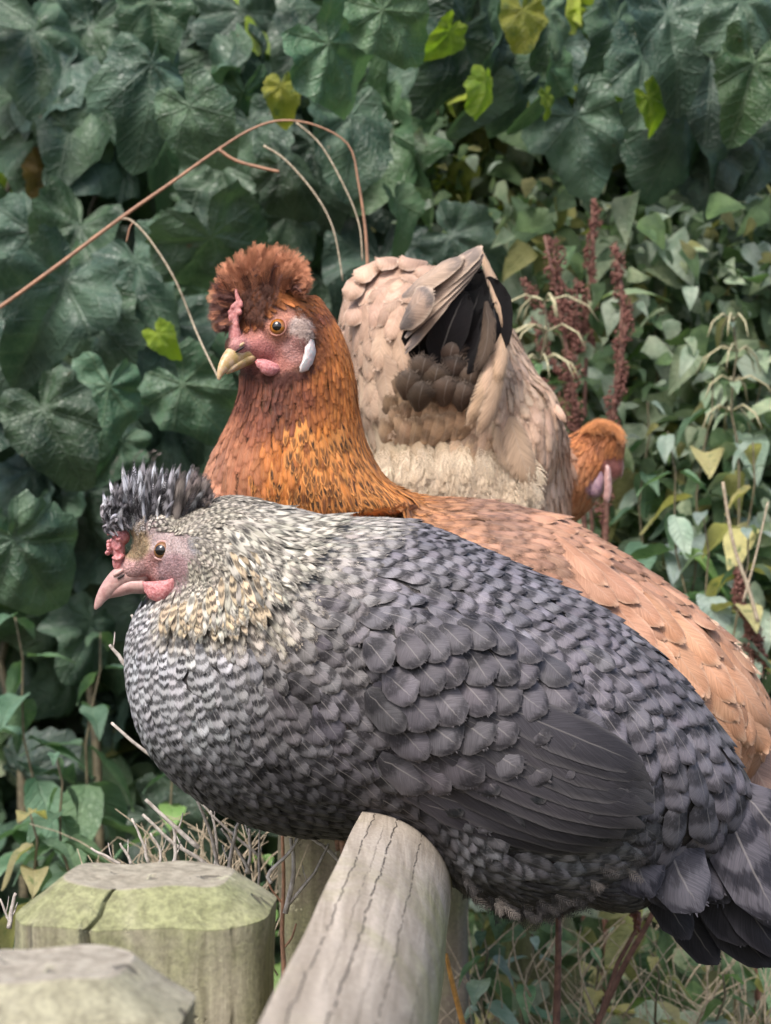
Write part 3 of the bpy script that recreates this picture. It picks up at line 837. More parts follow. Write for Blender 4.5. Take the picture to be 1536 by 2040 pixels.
def grey_hen():
    hen = thing('hen', at(800, 1600, D1), 'grey barred crested hen in front, dark slate body with speckled neck, facing left', 'hen', G_HEN)
    mb = MB()
    body = [(258, 1270, 262, 1370, .018, 0), (292, 1190, 290, 1465, .05, 0), (360, 1120, 345, 1540, .074, 0), (450, 1060, 450, 1615, .088, 0),
            (570, 1036, 580, 1655, .096, 0), (700, 1036, 715, 1662, .10, 0), (830, 1046, 835, 1700, .10, 0), (960, 1098, 925, 1765, .10, 0),
            (1080, 1155, 1010, 1798, .097, 0), (1190, 1215, 1100, 1798, .092, 0), (1300, 1300, 1190, 1775, .08, 0), (1385, 1395, 1260, 1740, .063, 0),
            (1445, 1490, 1320, 1720, .046, 0), (1480, 1560, 1390, 1700, .03, 0), (1490, 1600, 1420, 1690, .012, 0)]
    loft(mb, body, D1, 44, 36, 2.15)
    neck = [(330, 1060, 330, 1170, .022, -.03), (400, 1008, 370, 1200, .034, -.03), (470, 990, 400, 1260, .046, -.022), (560, 1010, 450, 1330, .06, -.015), (680, 1040, 560, 1420, .075, 0)]
    loft(mb, neck, D1, 20, 28)
    # head
    ball(mb, 335, 1095, D1 - .03, 72, 56, .0195, -8)
    ball(mb, 285, 1122, D1 - .03, 52, 34, .0135, -25)
    ball(mb, 345, 1135, D1 - .03, 50, 44, .0185, 0)
    ball(mb, 268, 1139, D1 - .03, 24, 15, .0085, -30)
    ball(mb, 320, 1050, D1 - .03, 62, 34, .0165, -10)
    ball(mb, 318, 1094, D1 - .0435, 30, 24, .0075, -20)       # brow and cheek round the eye
    ball(mb, 372, 1085, D1 - .0445, 26, 22, .006, 0)
    # folded wing standing proud of the flank
    ball(mb, 960, 1430, D1 - .080, 360, 165, .034, 36)
    ball(mb, 1080, 1560, D1 - .075, 205, 95, .031, 16)
    ball(mb, 1180, 1745, D1, 120, 50, .05, 18)
    me = remesh(mb, 0.0021, 5)
    me.name = 'body'
    PK = (0.50, 0.27, 0.26); GR = (0.33, 0.25, 0.245)
    paint(me, (0.05, 0.045, 0.045), [(330, 1110, 92, GR), (400, 1082, 30, (0.30, 0.29, 0.31)), (290, 1142, 52, PK), (345, 1135, 40, (0.32, 0.205, 0.215)), (262, 1130, 34, (0.44, 0.26, 0.25)), (268, 1085, 38, (0.28, 0.20, 0.12)), (290, 1168, 28, (0.45, 0.16, 0.15))])
    link('body', me, hen)
    st = {
        'crest': style((.40, .36, .36), (.02, .018, .02), nb=5, con=1, edge=0, pt=.9, lift=.1),
        'nape': style((0.426,0.385,0.320), (0.018,0.016,0.016), (0.574,0.508,0.410), nb=3.2, con=.92, edge=.25, pt=.75, lift=.05),
        'hackle': style((0.479,0.449,0.404), (0.026,0.024,0.026), (0.616,0.528,0.396), nb=2.0, con=.95, edge=.6, spot=.75, pt=.7, lift=.05),
        'throat': style((.42, .37, .30), (.035, .025, .02), (.48, .33, .17), nb=2.3, con=.9, edge=.25, pt=.45, lift=.07),
        'breast': style((0.442,0.442,0.467), (0.019,0.019,0.022), (0.516,0.516,0.516), nb=2.9, con=1, edge=.0, spot=.15, pt=.2, lift=.05, fray=0.2),
        'low': style((0.149,0.145,0.157), (0.009,0.009,0.011), (0.231,0.218,0.218), nb=2.3, spot=.3, con=1, edge=.12, pt=.15, lift=.06, fray=0.1),
        'belly': style((0.057,0.053,0.059), (0.009,0.008,0.009), (0.186,0.174,0.167), nb=2.0, con=1, edge=.12, pt=.15, lift=.07, fray=0.12),
        'back': style((0.173,0.162,0.187), (0.009,0.009,0.011), (0.218,0.205,0.224), nb=1.75, con=1, edge=.15, pt=.1, lift=.075, fray=0.12),
        'cov': style((0.104,0.096,0.111), (0.009,0.008,0.010), (0.223,0.205,0.211), nb=1.75, con=.95, edge=.25, pt=.08, lift=.075, fray=0.12),
        'wing': style((0.045,0.041,0.047), (0.014,0.018,0.020), (0.158,0.144,0.144), nb=1.2, con=.9, edge=.3, pt=.05, lift=.06, fray=0.12),
        'saddle': style((0.158,0.146,0.167), (0.008,0.008,0.010), (0.224,0.205,0.218), nb=1.75, con=.95, edge=.1, pt=.1, lift=.085, fray=0.12),
        'fluff': style((0.231,0.223,0.239), (0.021,0.021,0.022), (0.280,0.280,0.280), nb=2.2, con=.9, edge=.1, pt=.35, lift=.10, fray=0.3),
        'under': style((.05, .045, .045), (.03, .03, .03), (.1, .09, .08), nb=1.5, con=.5, edge=.1, pt=.8, lift=.12),
    }
    g = [  # px, py, dx, dy, length, width (px), style
        (415, 985, 1, .05, 50, 12, 'nape'), (470, 985, 1, .22, 60, 14, 'nape'), (430, 1040, 1, .35, 52, 14, 'nape'), (420, 1100, .7, .7, 45, 13, 'nape'),
        (400, 1150, .3, 1, 42, 13, 'nape'), (540, 1020, 1, .3, 68, 19, 'hackle'), (500, 1080, 1, .4, 69, 16, 'nape'), (470, 1140, .6, .9, 69, 18, 'nape'),
        (620, 1050, 1, .12, 90, 20, 'hackle'), (700, 1060, 1, .12, 95, 22, 'hackle'), (600, 1110, .95, .35, 75, 25, 'hackle'), (560, 1160, .75, .7, 75, 28, 'hackle'),
        (380, 1200, .1, 1, 56, 16, 'throat'), (440, 1210, .35, 1, 78, 19, 'throat'), (520, 1220, .5, .9, 90, 23, 'throat'), (340, 1215, 0, 1, 56, 18, 'throat'),
        (300, 1215, -.1, 1, 48, 26, 'breast'), (270, 1290, 0, 1, 55, 34, 'breast'), (340, 1290, .1, 1, 58, 34, 'breast'), (420, 1290, .3, 1, 62, 34, 'breast'),
        (500, 1290, .4, .9, 65, 36, 'low'), (290, 1400, .15, 1, 60, 37, 'breast'), (370, 1400, .3, 1, 62, 38, 'breast'), (450, 1400, .45, .9, 68, 40, 'low'),
        (345, 1500, .5, .9, 62, 38, 'low'), (430, 1510, .6, .8, 66, 40, 'low'), (520, 1500, .6, .8, 72, 44, 'belly'), (430, 1600, .9, .5, 62, 36, 'belly'), (540, 1600, .9, .4, 66, 42, 'belly'),
        (640, 1630, 1, .2, 66, 42, 'belly'), (640, 1530, .7, .7, 78, 52, 'belly'), (760, 1580, .8, .55, 78, 55, 'belly'), (700, 1660, 1, .1, 60, 40, 'belly'),
        (620, 1180, .9, .5, 72, 42, 'cov'), (600, 1260, .7, .7, 72, 46, 'cov'), (560, 1350, .6, .8, 72, 46, 'belly'), (640, 1400, .7, .7, 76, 52, 'cov'),
        (720, 1110, .95, .35, 72, 38, 'back'), (800, 1070, 1, .2, 66, 34, 'back'), (900, 1100, .95, .35, 66, 40, 'back'), (780, 1180, .85, .55, 75, 48, 'back'),
        (720, 1240, .8, .6, 78, 54, 'cov'), (840, 1260, .8, .65, 84, 58, 'cov'), (760, 1340, .7, .75, 80, 54, 'cov'), (860, 1360, .7, .75, 86, 60, 'cov'),
        (960, 1340, .7, .75, 92, 68, 'cov'), (760, 1440, .7, .7, 80, 56, 'cov'), (860, 1460, .6, .8, 92, 68, 'cov'), (820, 1530, .7, .7, 88, 64, 'wing'),
        (960, 1440, .65, .8, 115, 92, 'wing'), (1040, 1400, .65, .8, 120, 95, 'wing'), (1100, 1490, .7, .8, 130, 100, 'wing'), (1000, 1530, .75, .65, 125, 92, 'wing'),
        (1180, 1560, .7, .7, 120, 90, 'wing'), (1020, 1610, .9, .4, 120, 80, 'wing'), (1180, 1620, .9, .4, 110, 75, 'wing'),
        (960, 1160, .9, .5, 70, 44, 'back'), (1040, 1180, .85, .5, 70, 44, 'back'), (980, 1230, .8, .6, 72, 46, 'back'), (1080, 1260, .7, .75, 72, 48, 'saddle'),
        (1160, 1240, .8, .6, 72, 46, 'saddle'), (1120, 1340, .5, .85, 76, 50, 'saddle'), (1220, 1320, .6, .8, 78, 50, 'saddle'), (1300, 1380, .55, .85, 84, 54, 'saddle'),
        (1180, 1420, .3, .95, 82, 54, 'saddle'), (1270, 1460, .3, .95, 88, 60, 'saddle'), (1360, 1460, .5, .85, 92, 62, 'saddle'), (1230, 1520, .25, 1, 84, 60, 'saddle'),
        (1320, 1560, .25, 1, 98, 74, 'saddle'), (1410, 1560, .35, .9, 100, 76, 'saddle'), (1340, 1630, .3, 1, 95, 72, 'saddle'), (1440, 1600, .4, .9, 95, 72, 'saddle'),
        (910, 1660, .6, .9, 70, 42, 'fluff'), (960, 1700, .9, .5, 74, 46, 'fluff'), (1080, 1720, 1, .15, 78, 46, 'fluff'), (1200, 1720, 1, .1, 74, 44, 'fluff'),
        (950, 1770, .8, .5, 50, 16, 'under'), (1060, 1790, 1, .3, 56, 14, 'under'), (1180, 1780, 1, .2, 56, 14, 'under'), (1250, 1740, 1, .2, 50, 16, 'under'),
        (330, 1045, .8, .1, 38, 10, 'nape'), (400, 1035, .9, -.3, 42, 11, 'nape'), (270, 1055, -.2, -1, 26, 12, 'crest'),
    ]
    pl = Plumage()
    ex = [(314, 1108, 50), (280, 1130, 50), (335, 1136, 42), (250, 1120, 40), (362, 1092, 26), (240, 1090, 40), (300, 1165, 36)]
    bvh = cover(pl, me, D1, g, st, rg, ex, 0.60)
    # short bristly feathering over the brow
    # long pointed hackles of the cape running out over shoulder and back
    hk = style((.44, .41, .35), (.014, .012, .012), (.50, .46, .39), nb=2.0, con=1, edge=.45, spot=.35, pt=.75, fray=.35)
    hk2 = style((.43, .34, .23), (.020, .015, .012), (.52, .48, .41), nb=2.8, con=1, edge=.4, spot=.2, pt=.6, fray=.35)
    arc = [((735, 1046), (1, .10)), ((690, 1078), (1, .18)), ((665, 1112), (.95, .3)), ((640, 1150), (.85, .5)), ((608, 1190), (.7, .7)), ((575, 1226), (.55, .85)), ((530, 1262), (.4, .95)), ((470, 1282), (.25, 1)), ((400, 1285), (.1, 1)), ((330, 1270), (0, 1))]
    for k in range(300):
        t = rg.random() * 8.99; i = int(t); f = t - i
        P_ = np.array(arc[i][0]) * (1 - f) + np.array(arc[i + 1][0]) * f; dd = np.array(arc[i][1]) * (1 - f) + np.array(arc[i + 1][1]) * f
        dd = dd / np.linalg.norm(dd) + rg.normal(0, .07, 2); back = rg.random()**1.3 * (130 if i < 6 else 55); L = rg.uniform(60, 100) * (1 if i < 6 else .75)
        e = P_ - dd * back + rg.normal(0, 6, 2); st_ = e - dd * L
        if (st_[0] - 318)**2 + (st_[1] - 1105)**2 < 98**2: continue
        s_ = hk2 if (i > 4 and rg.random() < .55) else hk
        on_body_feather(pl, bvh, tuple(e - dd * L), tuple(e), rg.uniform(14, 21) * S1, jitter_style(s_, rg, .15), rg, D1, .0015, .0050 + .004 * (1 - back / 130), bend=.05, name='feather')
    # folded secondaries and primaries, lowest first
    tips = [(1165, 1680), (1200, 1676), (1228, 1664), (1248, 1648), (1264, 1630), (1274, 1610), (1279, 1590), (1279, 1570), (1274, 1552), (1264, 1535)]
    for i, tp in enumerate(tips):
        f = i / 9
        p0 = (815 + 150 * f, 1580 - 190 * f)
        s = jitter_style(style((.052, .048, .055), (.020, .019, .022), (.105, .097, .098), nb=.9, con=.6, edge=.55, pt=.05, fray=.08), rg, .08)
        on_body_feather(pl, bvh, p0, tp, (72 + 10 * f) * S1, s, rg, D1, .004 + .0004 * i, .0075 + .0007 * i, bend=.05 - .05 * f, camber=.05)
    # coverts in rows from the bend of the wing, each row over the roots of the next
    cvs = style((.100, .092, .104), (.018, .017, .020), (.13, .12, .125), nb=1.3, con=.95, edge=.4, pt=.05, fray=.12)
    rows = [((845, 1560), (1235, 1560), 7, (.80, .45), 118, 84), ((825, 1500), (1195, 1490), 7, (.74, .62), 112, 84), ((810, 1440), (1150, 1430), 7, (.68, .72), 104, 78), ((800, 1385), (1110, 1375), 7, (.66, .75), 94, 70), ((795, 1335), (1070, 1330), 7, (.68, .74), 84, 62)]
    for ri, (a_, b_, n_, d_, L_, W_) in enumerate(rows):
        for q_ in range(n_):
            f = (q_ + .5 * (ri % 2)) / (n_ - .5); x = a_[0] + (b_[0] - a_[0]) * f + rg.normal(0, 6); y = a_[1] + (b_[1] - a_[1]) * f - 26 * math.sin(math.pi * f) + rg.normal(0, 6)
            if x > 1225: continue
            dd = np.array(d_) + rg.normal(0, .06, 2); L = L_ * rg.uniform(.9, 1.1)
            on_body_feather(pl, bvh, (x - dd[0] * L * .9, y - dd[1] * L * .9), (x + dd[0] * L * .1, y + dd[1] * L * .1), W_ * rg.uniform(.95, 1.15) * S1, jitter_style(cvs, rg, .12), rg, D1, .003 + .0012 * ri, .0085 + .0012 * ri, bend=.03, name='wing_covert', camber=.13)
    # tail, undermost first
    tail = [((1255, 1575), (1232, 1680), (1302, 1788), 118, -.050, 'tb'), ((1330, 1580), (1310, 1700), (1400, 1816), 132, -.046, 'tb'), ((1290, 1690), (1310, 1780), (1375, 1872), 80, -.012, 'td'), ((1330, 1700), (1350, 1830), (1432, 1922), 92, .012, 'td'), ((1380, 1700), (1430, 1830), (1535, 1925), 96, .005, 'td'), ((1420, 1700), (1500, 1820), (1600, 1925), 96, .0, 'td'),
            ((1400, 1690), (1420, 1800), (1492, 1882), 92, -.008, 'td'), ((1440, 1680), (1470, 1800), (1560, 1905), 92, -.014, 'td'),
            ((1390, 1600), (1400, 1710), (1452, 1800), 120, -.02, 'tb'), ((1450, 1620), (1500, 1740), (1600, 1860), 120, -.022, 'tb'),
            ((1285, 1560), (1290, 1690), (1385, 1812), 138, -.034, 'tb'), ((1250, 1620), (1260, 1700), (1310, 1785), 95, -.028, 'tb'), ((1430, 1560), (1470, 1680), (1550, 1835), 128, -.034, 'tb'),
            ((1470, 1560), (1530, 1640), (1640, 1760), 110, -.03, 'tb'), ((1450, 1580), (1530, 1680), (1640, 1850), 110, .03, 'td'), ((1400, 1640), (1460, 1800), (1560, 1930), 110, .03, 'td'),
            ((1340, 1600), (1350, 1700), (1440, 1790), 105, -.026, 'tb')]
    ts = {'td': style((.028, .027, .034), (.015, .0145, .018), (.08, .075, .09), nb=1.0, con=.7, edge=.35, pt=.08, fray=.08),
          'tb': style((.085, .080, .096), (.014, .014, .020), (.10, .095, .11), nb=3.1, con=.95, edge=.15, pt=.08, fray=.1)}
    for a, b, c_, W, dy, k in tail:
        free_feather(pl, at(*a, D1 + dy * .6), at(*b, D1 + dy), at(*c_, D1 + dy * 1.1), W * S1, jitter_style(ts[k], rg, .06), rg, face=(rg.normal(0, .1) - .12, -1, .35), name='tail_feather', camber=.14)
    # crest: fine feathers swept up and back from the crown
    ctop = [(196, 1012), (192, 985), (205, 950), (228, 915), (262, 905), (300, 905), (340, 918), (375, 922), (400, 945), (402, 975)]
    cb = [(232, 1042), (240, 1040), (255, 1036), (272, 1030), (292, 1028), (312, 1026), (335, 1026), (360, 1026), (380, 1022), (395, 1014)]
    cs = style((.30, .285, .31), (.008, .007, .009), (.42, .40, .43), nb=2.6, con=1, edge=.25, pt=.4, fray=.55)
    cs0 = style((.60, .60, .66), (.008, .007, .009), (.5, .5, .5), nb=1.8, con=1, edge=0, pt=.6, fray=.55)
    cs2 = style((.24, .195, .185), (.03, .026, .026), (.26, .22, .21), nb=2.2, con=.85, edge=.1, pt=.25, fray=.5)
    dk = style((.03, .028, .032), (.01, .01, .012), nb=2, con=.8, edge=0, pt=.6)
    bag = []
    for k in range(620):
        t = rg.random() * (len(ctop) - 1); i = min(int(t), len(ctop) - 2); f = t - i
        b = np.array(cb[i]) * (1 - f) + np.array(cb[i + 1]) * f; tp = np.array(ctop[i]) * (1 - f) + np.array(ctop[i + 1]) * f
        under = k < 240
        dep = rg.uniform(-1, 1); kk = math.sqrt(max(0, 1 - dep * dep))
        ln = (rg.uniform(.3, .85) if under else rg.uniform(.45, 1.0)) * (0.74 + .26 * kk)
        b = b + rg.normal(0, 6, 2) + np.array([0, 12 + 6 * (1 - kk)])
        q = b + (tp - b) * ln + rg.normal(0, 7, 2) + np.array([18, 2])
        mid = (b + q) / 2 + np.array([-24 + 34 * (i / 9.0), -10]) + rg.normal(0, 4, 2)
        y0 = D1 - .03 + dep * .013; y1 = D1 - .03 + dep * (.013 + .016 * ln)
        if under: barb_feather(bag, at(*b, y0), at(*mid, (y0 + y1) / 2), at(*q, y1), rg.uniform(20, 34) * S1, jitter_style(dk, rg, .2), rg, face=(rg.normal(0, .5), -1, .4))
        else:
            sty = jitter_style(cs2 if (i > 5 and rg.random() < .75) else (cs0 if rg.random() < .3 else cs), rg, .15)
            free_feather(pl, at(*b, y0), at(*mid, (y0 + y1) / 2), at(*q, y1), rg.uniform(9, 15) * (1.35 if i > 5 else 1) * S1, sty, rg, face=(rg.normal(0, .4), -1, .4))
    for (x, y, mx, my, tx, ty) in [(225, 960, 218, 930, 240, 905), (262, 930, 268, 905, 285, 897), (285, 925, 295, 900, 312, 897), (300, 930, 305, 905, 322, 903)]:
        barb_feather(bag, at(x, y, D1 - .035), at(mx, my, D1 - .037), at(tx, ty, D1 - .037), 13 * S1, cs2, rg, face=(.4, -1, .2))
    # soft forehead tuft
    for k in range(170):
        x, y = 268 + rg.normal(0, 12), 1085 + rg.normal(0, 17)
        loc, n = ray(bvh, x, y)
        if loc is None: continue
        s = style((.36, .27, .18), (.035, .028, .024), nb=2, con=rg.random(), edge=0, pt=.8)
        e = at(x + rg.normal(3, 5), y - 14 + rg.normal(0, 4), loc.y - .003)
        barb_feather(bag, loc + n * .0004, (loc + e) / 2 + n * .002, e, 9 * S1, s, rg, face=n, nb=8)
    # down strands and feathers that lap over the rail
    # fine feathering that runs out over the rim of the bare face
    for k in range(420):
        a = rg.uniform(-.9, 1.9); rr = rg.uniform(.66, 1.12); x = 325 + 82 * rr * math.cos(a); y = 1108 + 74 * rr * math.sin(a)
        loc, n = ray(bvh, x, y)
        if loc is None: continue
        e = at(x + 16 * math.cos(a * .6) + rg.normal(0, 4), y + 14 * math.sin(a) + rg.normal(0, 4), loc.y - .0012)
        s = style((.42, .38, .34), (.03, .025, .025), nb=2.2, con=rg.random(), edge=0, pt=.8)
        barb_feather(bag, loc, (loc + e) / 2 + n * .0015, e, 8 * S1, s, rg, face=n, nb=8)
    # down hanging under the belly
    for k in range(700):
        t = rg.random(); x = 900 + 370 * t; y = 1735 + 62 * math.sin(math.pi * min(1, t * 1.25)) - 40 * max(0, t - .75) * 4 + rg.normal(0, 10); dep = rg.normal(0, .03)
        s = style((.07, .062, .06), (.03, .028, .028), nb=1.5, con=.6, edge=0, pt=.8) if rg.random() < .8 else style((.2, .17, .15), (.1, .09, .08), nb=1, con=.6, edge=0, pt=.8)
        barb_feather(bag, at(x, y, D1 + dep), at(x + 8, y + 12, D1 + dep), at(x + 24 + rg.normal(0, 8), y + 26 + rg.normal(0, 6), D1 + dep), 26 * S1, s, rg, nb=9)
    build_barbs(bag, 'down_and_crest', hen)
    pl.build(hen)
    # beak
    DB = D1 - .03
    mb = MB()
    up = [(285, 1122, 300, 1160, .0088, 0), (262, 1120, 274, 1166, .0088, 0), (242, 1124, 256, 1170, .0078, 0), (224, 1136, 240, 1177, .0062, -.001), (209, 1154, 224, 1187, .0046, -.001), (197, 1174, 211, 1197, .0032, -.001), (189, 1196, 201, 1208, .0019, -.001), (187, 1213, 191.5, 1215, .0006, -.001)]
    loft(mb, up, DB, 22, 20)
    beak = link('beak', mb.mesh('beak', M_BEAK_PINK), hen)
    mb = MB()
    lo = [(290, 1146, 292, 1184, .0084, 0), (262, 1148, 264, 1183, .0076, 0), (238, 1158, 242, 1188, .0060, 0), (220, 1170, 225, 1191, .0036, 0), (208, 1182, 212, 1194, .0016, 0)]
    loft(mb, lo, DB, 14, 16)
    lm = link('lower_mandible', mb.mesh('lower_mandible', M_BEAK_PINK), beak); lm.matrix_parent_inverse = Matrix()
    mb = MB(); ball(mb, 241, 1149, DB - .0079, 9, 2.6, .0010, -32); nz = link('nostril', mb.mesh('nostril', M_NOSTRIL), beak)
    mb = MB(); ball(mb, 237, 1140, DB - .0074, 14, 5, .0018, -32)
    nf = link('nostril_flap', mb.mesh('nostril_flap', M_BEAK_PINK), beak)
    for c_ in (nz, nf): c_.matrix_parent_inverse = Matrix()
    # comb: a knot of small red folds
    mb = MB(); ball(mb, 236, 1090, DB - .001, 13, 38, .0065, -4); ball(mb, 241, 1070, DB - .001, 18, 17, .007); ball(mb, 238, 1118, DB - .001, 14, 20, .006, 10)
    for k in range(70):
        x = 216 + rg.random() * 34; y = 1056 + rg.random() * 58
        ball(mb, x - (y - 1056) * .05, y, DB + rg.uniform(-.009, .006), rg.uniform(3.5, 7), rg.uniform(3, 5), .0022, rg.uniform(-60, 60), 7, 9)
    cm = remesh(mb, .0006, 2); cm.materials.clear(); cm.materials.append(M_COMB); link('comb', cm, hen)
    flap(hen, 'wattle', [(283, 1160), (310, 1158), (335, 1154), (348, 1152), (346, 1174), (335, 1191), (318, 1199), (299, 1194), (288, 1180)], DB, .0022, M_COMB, .002, dY=-.0205, dYx=-.00003)
    loc, n = ray(bvh, 320, 1096)
    build_eye(hen, loc, (Vector((-.25, -1, .1))), 17 * S1, M_IRIS_DARK, M_LID, .62, .30)
    for dy in (-.0, .05):
        foot(hen, (rail_x(D1 + dy) + .012, D1 + dy - .0, RAIL_Z), (-1, 0, 0), .032)
    return hen, bvh
grey_hen()
# ------------------------------------------------------------------ orange-brown hen
D2 = 1.55
S2 = D2 / FPX

def brown_hen():
    rg = np.random.default_rng(8)
    hen = thing('hen', at(900, 1516, D2), 'orange-brown crested hen in the middle with bright orange eye and white earlobe', 'hen', G_HEN)
    mb = MB()
    body = [(395, 1010, 385, 1120, .03, -.03), (430, 930, 420, 1330, .072, -.03), (540, 900, 540, 1490, .092, -.01), (680, 940, 680, 1540, .098, 0), (830, 990, 820, 1555, .10, 0),
            (960, 1000, 930, 1555, .10, 0), (1090, 1030, 1020, 1555, .10, 0), (1200, 1085, 1100, 1560, .095, 0), (1310, 1160, 1200, 1565, .085, 0), (1395, 1230, 1290, 1570, .072, 0),
            (1462, 1300, 1380, 1570, .056, 0), (1505, 1375, 1450, 1550, .038, 0), (1525, 1440, 1490, 1530, .015, 0)]
    loft(mb, body, D2, 40, 34, 2.1)
    neck = [(490, 640, 632, 590, .026, -.075), (478, 720, 676, 660, .034, -.072), (478, 790, 702, 740, .040, -.066), (455, 850, 714, 830, .049, -.056),
            (425, 910, 735, 905, .060, -.045), (400, 980, 775, 965, .070, -.035), (395, 1060, 850, 1010, .078, -.02)]
    loft(mb, neck, D2, 28, 30)
    DH = D2 - .082
    ball(mb, 552, 650, DH, 88, 72, .028, 12)
    ball(mb, 520, 690, DH - .008, 60, 44, .0215, 5)
    ball(mb, 575, 700, DH, 52, 48, .0265, 0)
    ball(mb, 530, 612, DH, 70, 48, .024, 0)
    ball(mb, 555, 652, DH - .0225, 36, 30, .0095, 0)
    ball(mb, 600, 665, DH - .021, 26, 36, .009, 0)
    ball(mb, 472, 690, DH - .024, 26, 26, .012, 0)
    me = remesh(mb, 0.0024, 5); me.name = 'body'
    PK = (0.40, 0.16, 0.13); TN = (0.40, 0.20, 0.16)
    paint(me, (0.10, 0.045, 0.025), [(540, 680, 84, PK), (515, 712, 44, (0.36, 0.13, 0.12)), (560, 648, 40, (0.46, 0.20, 0.14)), (602, 655, 34, (0.44, 0.34, 0.31)), (590, 695, 34, (0.40, 0.20, 0.18)),
                                     (470, 655, 24, (0.42, 0.19, 0.18)), (478, 690, 26, (0.44, 0.20, 0.19)), (510, 610, 46, (0.10, 0.05, 0.04))])
    link('body', me, hen)
    st = {
        'face': style((.13, .055, .04), (.06, .02, .02), nb=2, con=.4, edge=0, pt=.8, lift=.1),
        'maroon': style((.20, .065, .04), (.07, .028, .026), (.30, .12, .07), nb=2, con=.5, edge=.15, pt=.55, lift=.07),
        'dark': style((.075, .028, .024), (.03, .014, .014), (.14, .06, .04), nb=2, con=.6, edge=.1, pt=.6, lift=.08),
        'rust': style((.45, .155, .045), (.27, .07, .025), (.50, .22, .09), nb=2, con=.5, edge=.25, pt=.55, lift=.06),
        'orange': style((.58, .215, .055), (.02, .014, .014), (.68, .36, .15), nb=1.5, con=1.0, edge=.5, spot=1, pt=.45, lift=.05, fray=.2),
        'orange2': style((.62, .215, .05), (.34, .095, .025), (.60, .30, .11), nb=1.3, con=.8, edge=.35, spot=.4, pt=.55, lift=.05),
        'breast': style((.40, .17, .095), (.30, .10, .05), (.50, .27, .18), nb=1.2, con=.6, edge=.3, pt=.3, lift=.05),
        'pinktan': style((.44, .22, .145), (.36, .16, .10), (.50, .28, .19), nb=1.2, con=.6, edge=.4, pt=.12, lift=.05),
        'cape': style((.42, .215, .12), (.10, .055, .045), (.50, .29, .17), nb=1.3, con=.7, edge=.5, spot=.8, pt=.4, lift=.05),
        'backg': style((.30, .175, .125), (.16, .10, .08), (.42, .24, .15), nb=1.6, con=.8, edge=.5, spot=.3, pt=.25, lift=.06),
        'tan': style((.43, .235, .155), (.33, .165, .10), (.53, .33, .23), nb=1.2, con=.8, edge=.75, pt=.15, lift=.095, fray=.15),
        'apricot': style((.50, .275, .17), (.42, .205, .115), (.60, .39, .27), nb=1.0, con=.8, edge=.7, pt=.15, lift=.09, fray=.15),
    }
    g = [
        (640, 575, .8, .6, 40, 12, 'rust'), (600, 575, .9, .3, 36, 11, 'rust'), (665, 630, .5, 1, 44, 13, 'orange2'), (650, 680, .2, 1, 42, 13, 'rust'), (690, 700, .3, 1, 48, 15, 'orange2'), (635, 620, .5, 1, 34, 11, 'maroon'),
        (640, 740, .1, 1, 46, 15, 'rust'), (700, 780, .15, 1, 55, 16, 'orange2'), (610, 760, 0, 1, 42, 14, 'maroon'), (560, 750, -.05, 1, 40, 14, 'dark'), (500, 740, -.15, 1, 40, 13, 'maroon'), (480, 780, -.3, 1, 42, 14, 'maroon'),
        (550, 790, 0, 1, 46, 16, 'dark'), (590, 830, 0, 1, 52, 17, 'maroon'), (520, 820, -.1, 1, 50, 18, 'maroon'), (650, 830, .1, 1, 58, 17, 'orange2'), (705, 850, .2, 1, 64, 18, 'orange'),
        (460, 830, -.4, 1, 50, 22, 'breast'), (440, 890, -.3, 1, 50, 26, 'pinktan'), (410, 950, -.2, 1, 48, 28, 'pinktan'), (440, 990, -.1, 1, 50, 30, 'pinktan'), (500, 880, -.2, 1, 60, 26, 'breast'), (480, 950, -.1, 1, 60, 30, 'breast'),
        (560, 870, 0, 1, 68, 20, 'orange2'), (550, 930, 0, 1, 78, 23, 'orange2'), (520, 1000, -.1, 1, 78, 23, 'orange2'), (600, 940, .05, 1, 80, 22, 'orange'), (580, 1010, 0, 1, 85, 23, 'orange'), (640, 890, .1, 1, 75, 20, 'orange'),
        (680, 950, .2, 1, 85, 20, 'orange'), (660, 1010, .15, 1, 90, 21, 'orange'), (730, 920, .35, 1, 80, 18, 'orange'), (760, 980, .55, .9, 90, 18, 'orange'), (720, 1010, .4, 1, 90, 20, 'orange'), (790, 1010, .8, .7, 85, 22, 'cape'),
        (860, 1010, 1, .25, 80, 24, 'cape'), (900, 1010, 1, .2, 74, 26, 'backg'), (960, 1010, 1, .25, 74, 30, 'backg'), (980, 1060, 1, .3, 74, 32, 'backg'), (1060, 1040, .95, .35, 78, 36, 'tan'), (1080, 1090, .9, .5, 80, 38, 'backg'),
        (1150, 1090, .85, .55, 82, 42, 'tan'), (1200, 1150, .8, .65, 84, 46, 'tan'), (1180, 1120, .8, .6, 80, 42, 'backg'), (1260, 1180, .75, .7, 88, 50, 'tan'), (1300, 1250, .7, .8, 95, 56, 'apricot'), (1360, 1230, .7, .8, 100, 56, 'tan'),
        (1360, 1330, .55, .9, 110, 66, 'apricot'), (1430, 1300, .55, .9, 115, 64, 'apricot'), (1420, 1400, .45, .95, 120, 70, 'apricot'), (1490, 1380, .4, .95, 120, 66, 'apricot'), (1500, 1450, .3, 1, 120, 66, 'apricot'), (1440, 1480, .3, 1, 120, 70, 'apricot'),
        (900, 1300, .9, .5, 90, 55, 'tan'), (500, 1300, .3, 1, 80, 50, 'pinktan'), (1100, 1450, .9, .4, 95, 60, 'apricot'),
    ]
    pl = Plumage()
    ex = [(540, 685, 68), (500, 700, 46), (560, 650, 52), (602, 655, 40), (590, 695, 42), (470, 655, 30), (480, 690, 36)]
    bvh = cover(pl, me, D2, g, st, rg, ex, 0.60)
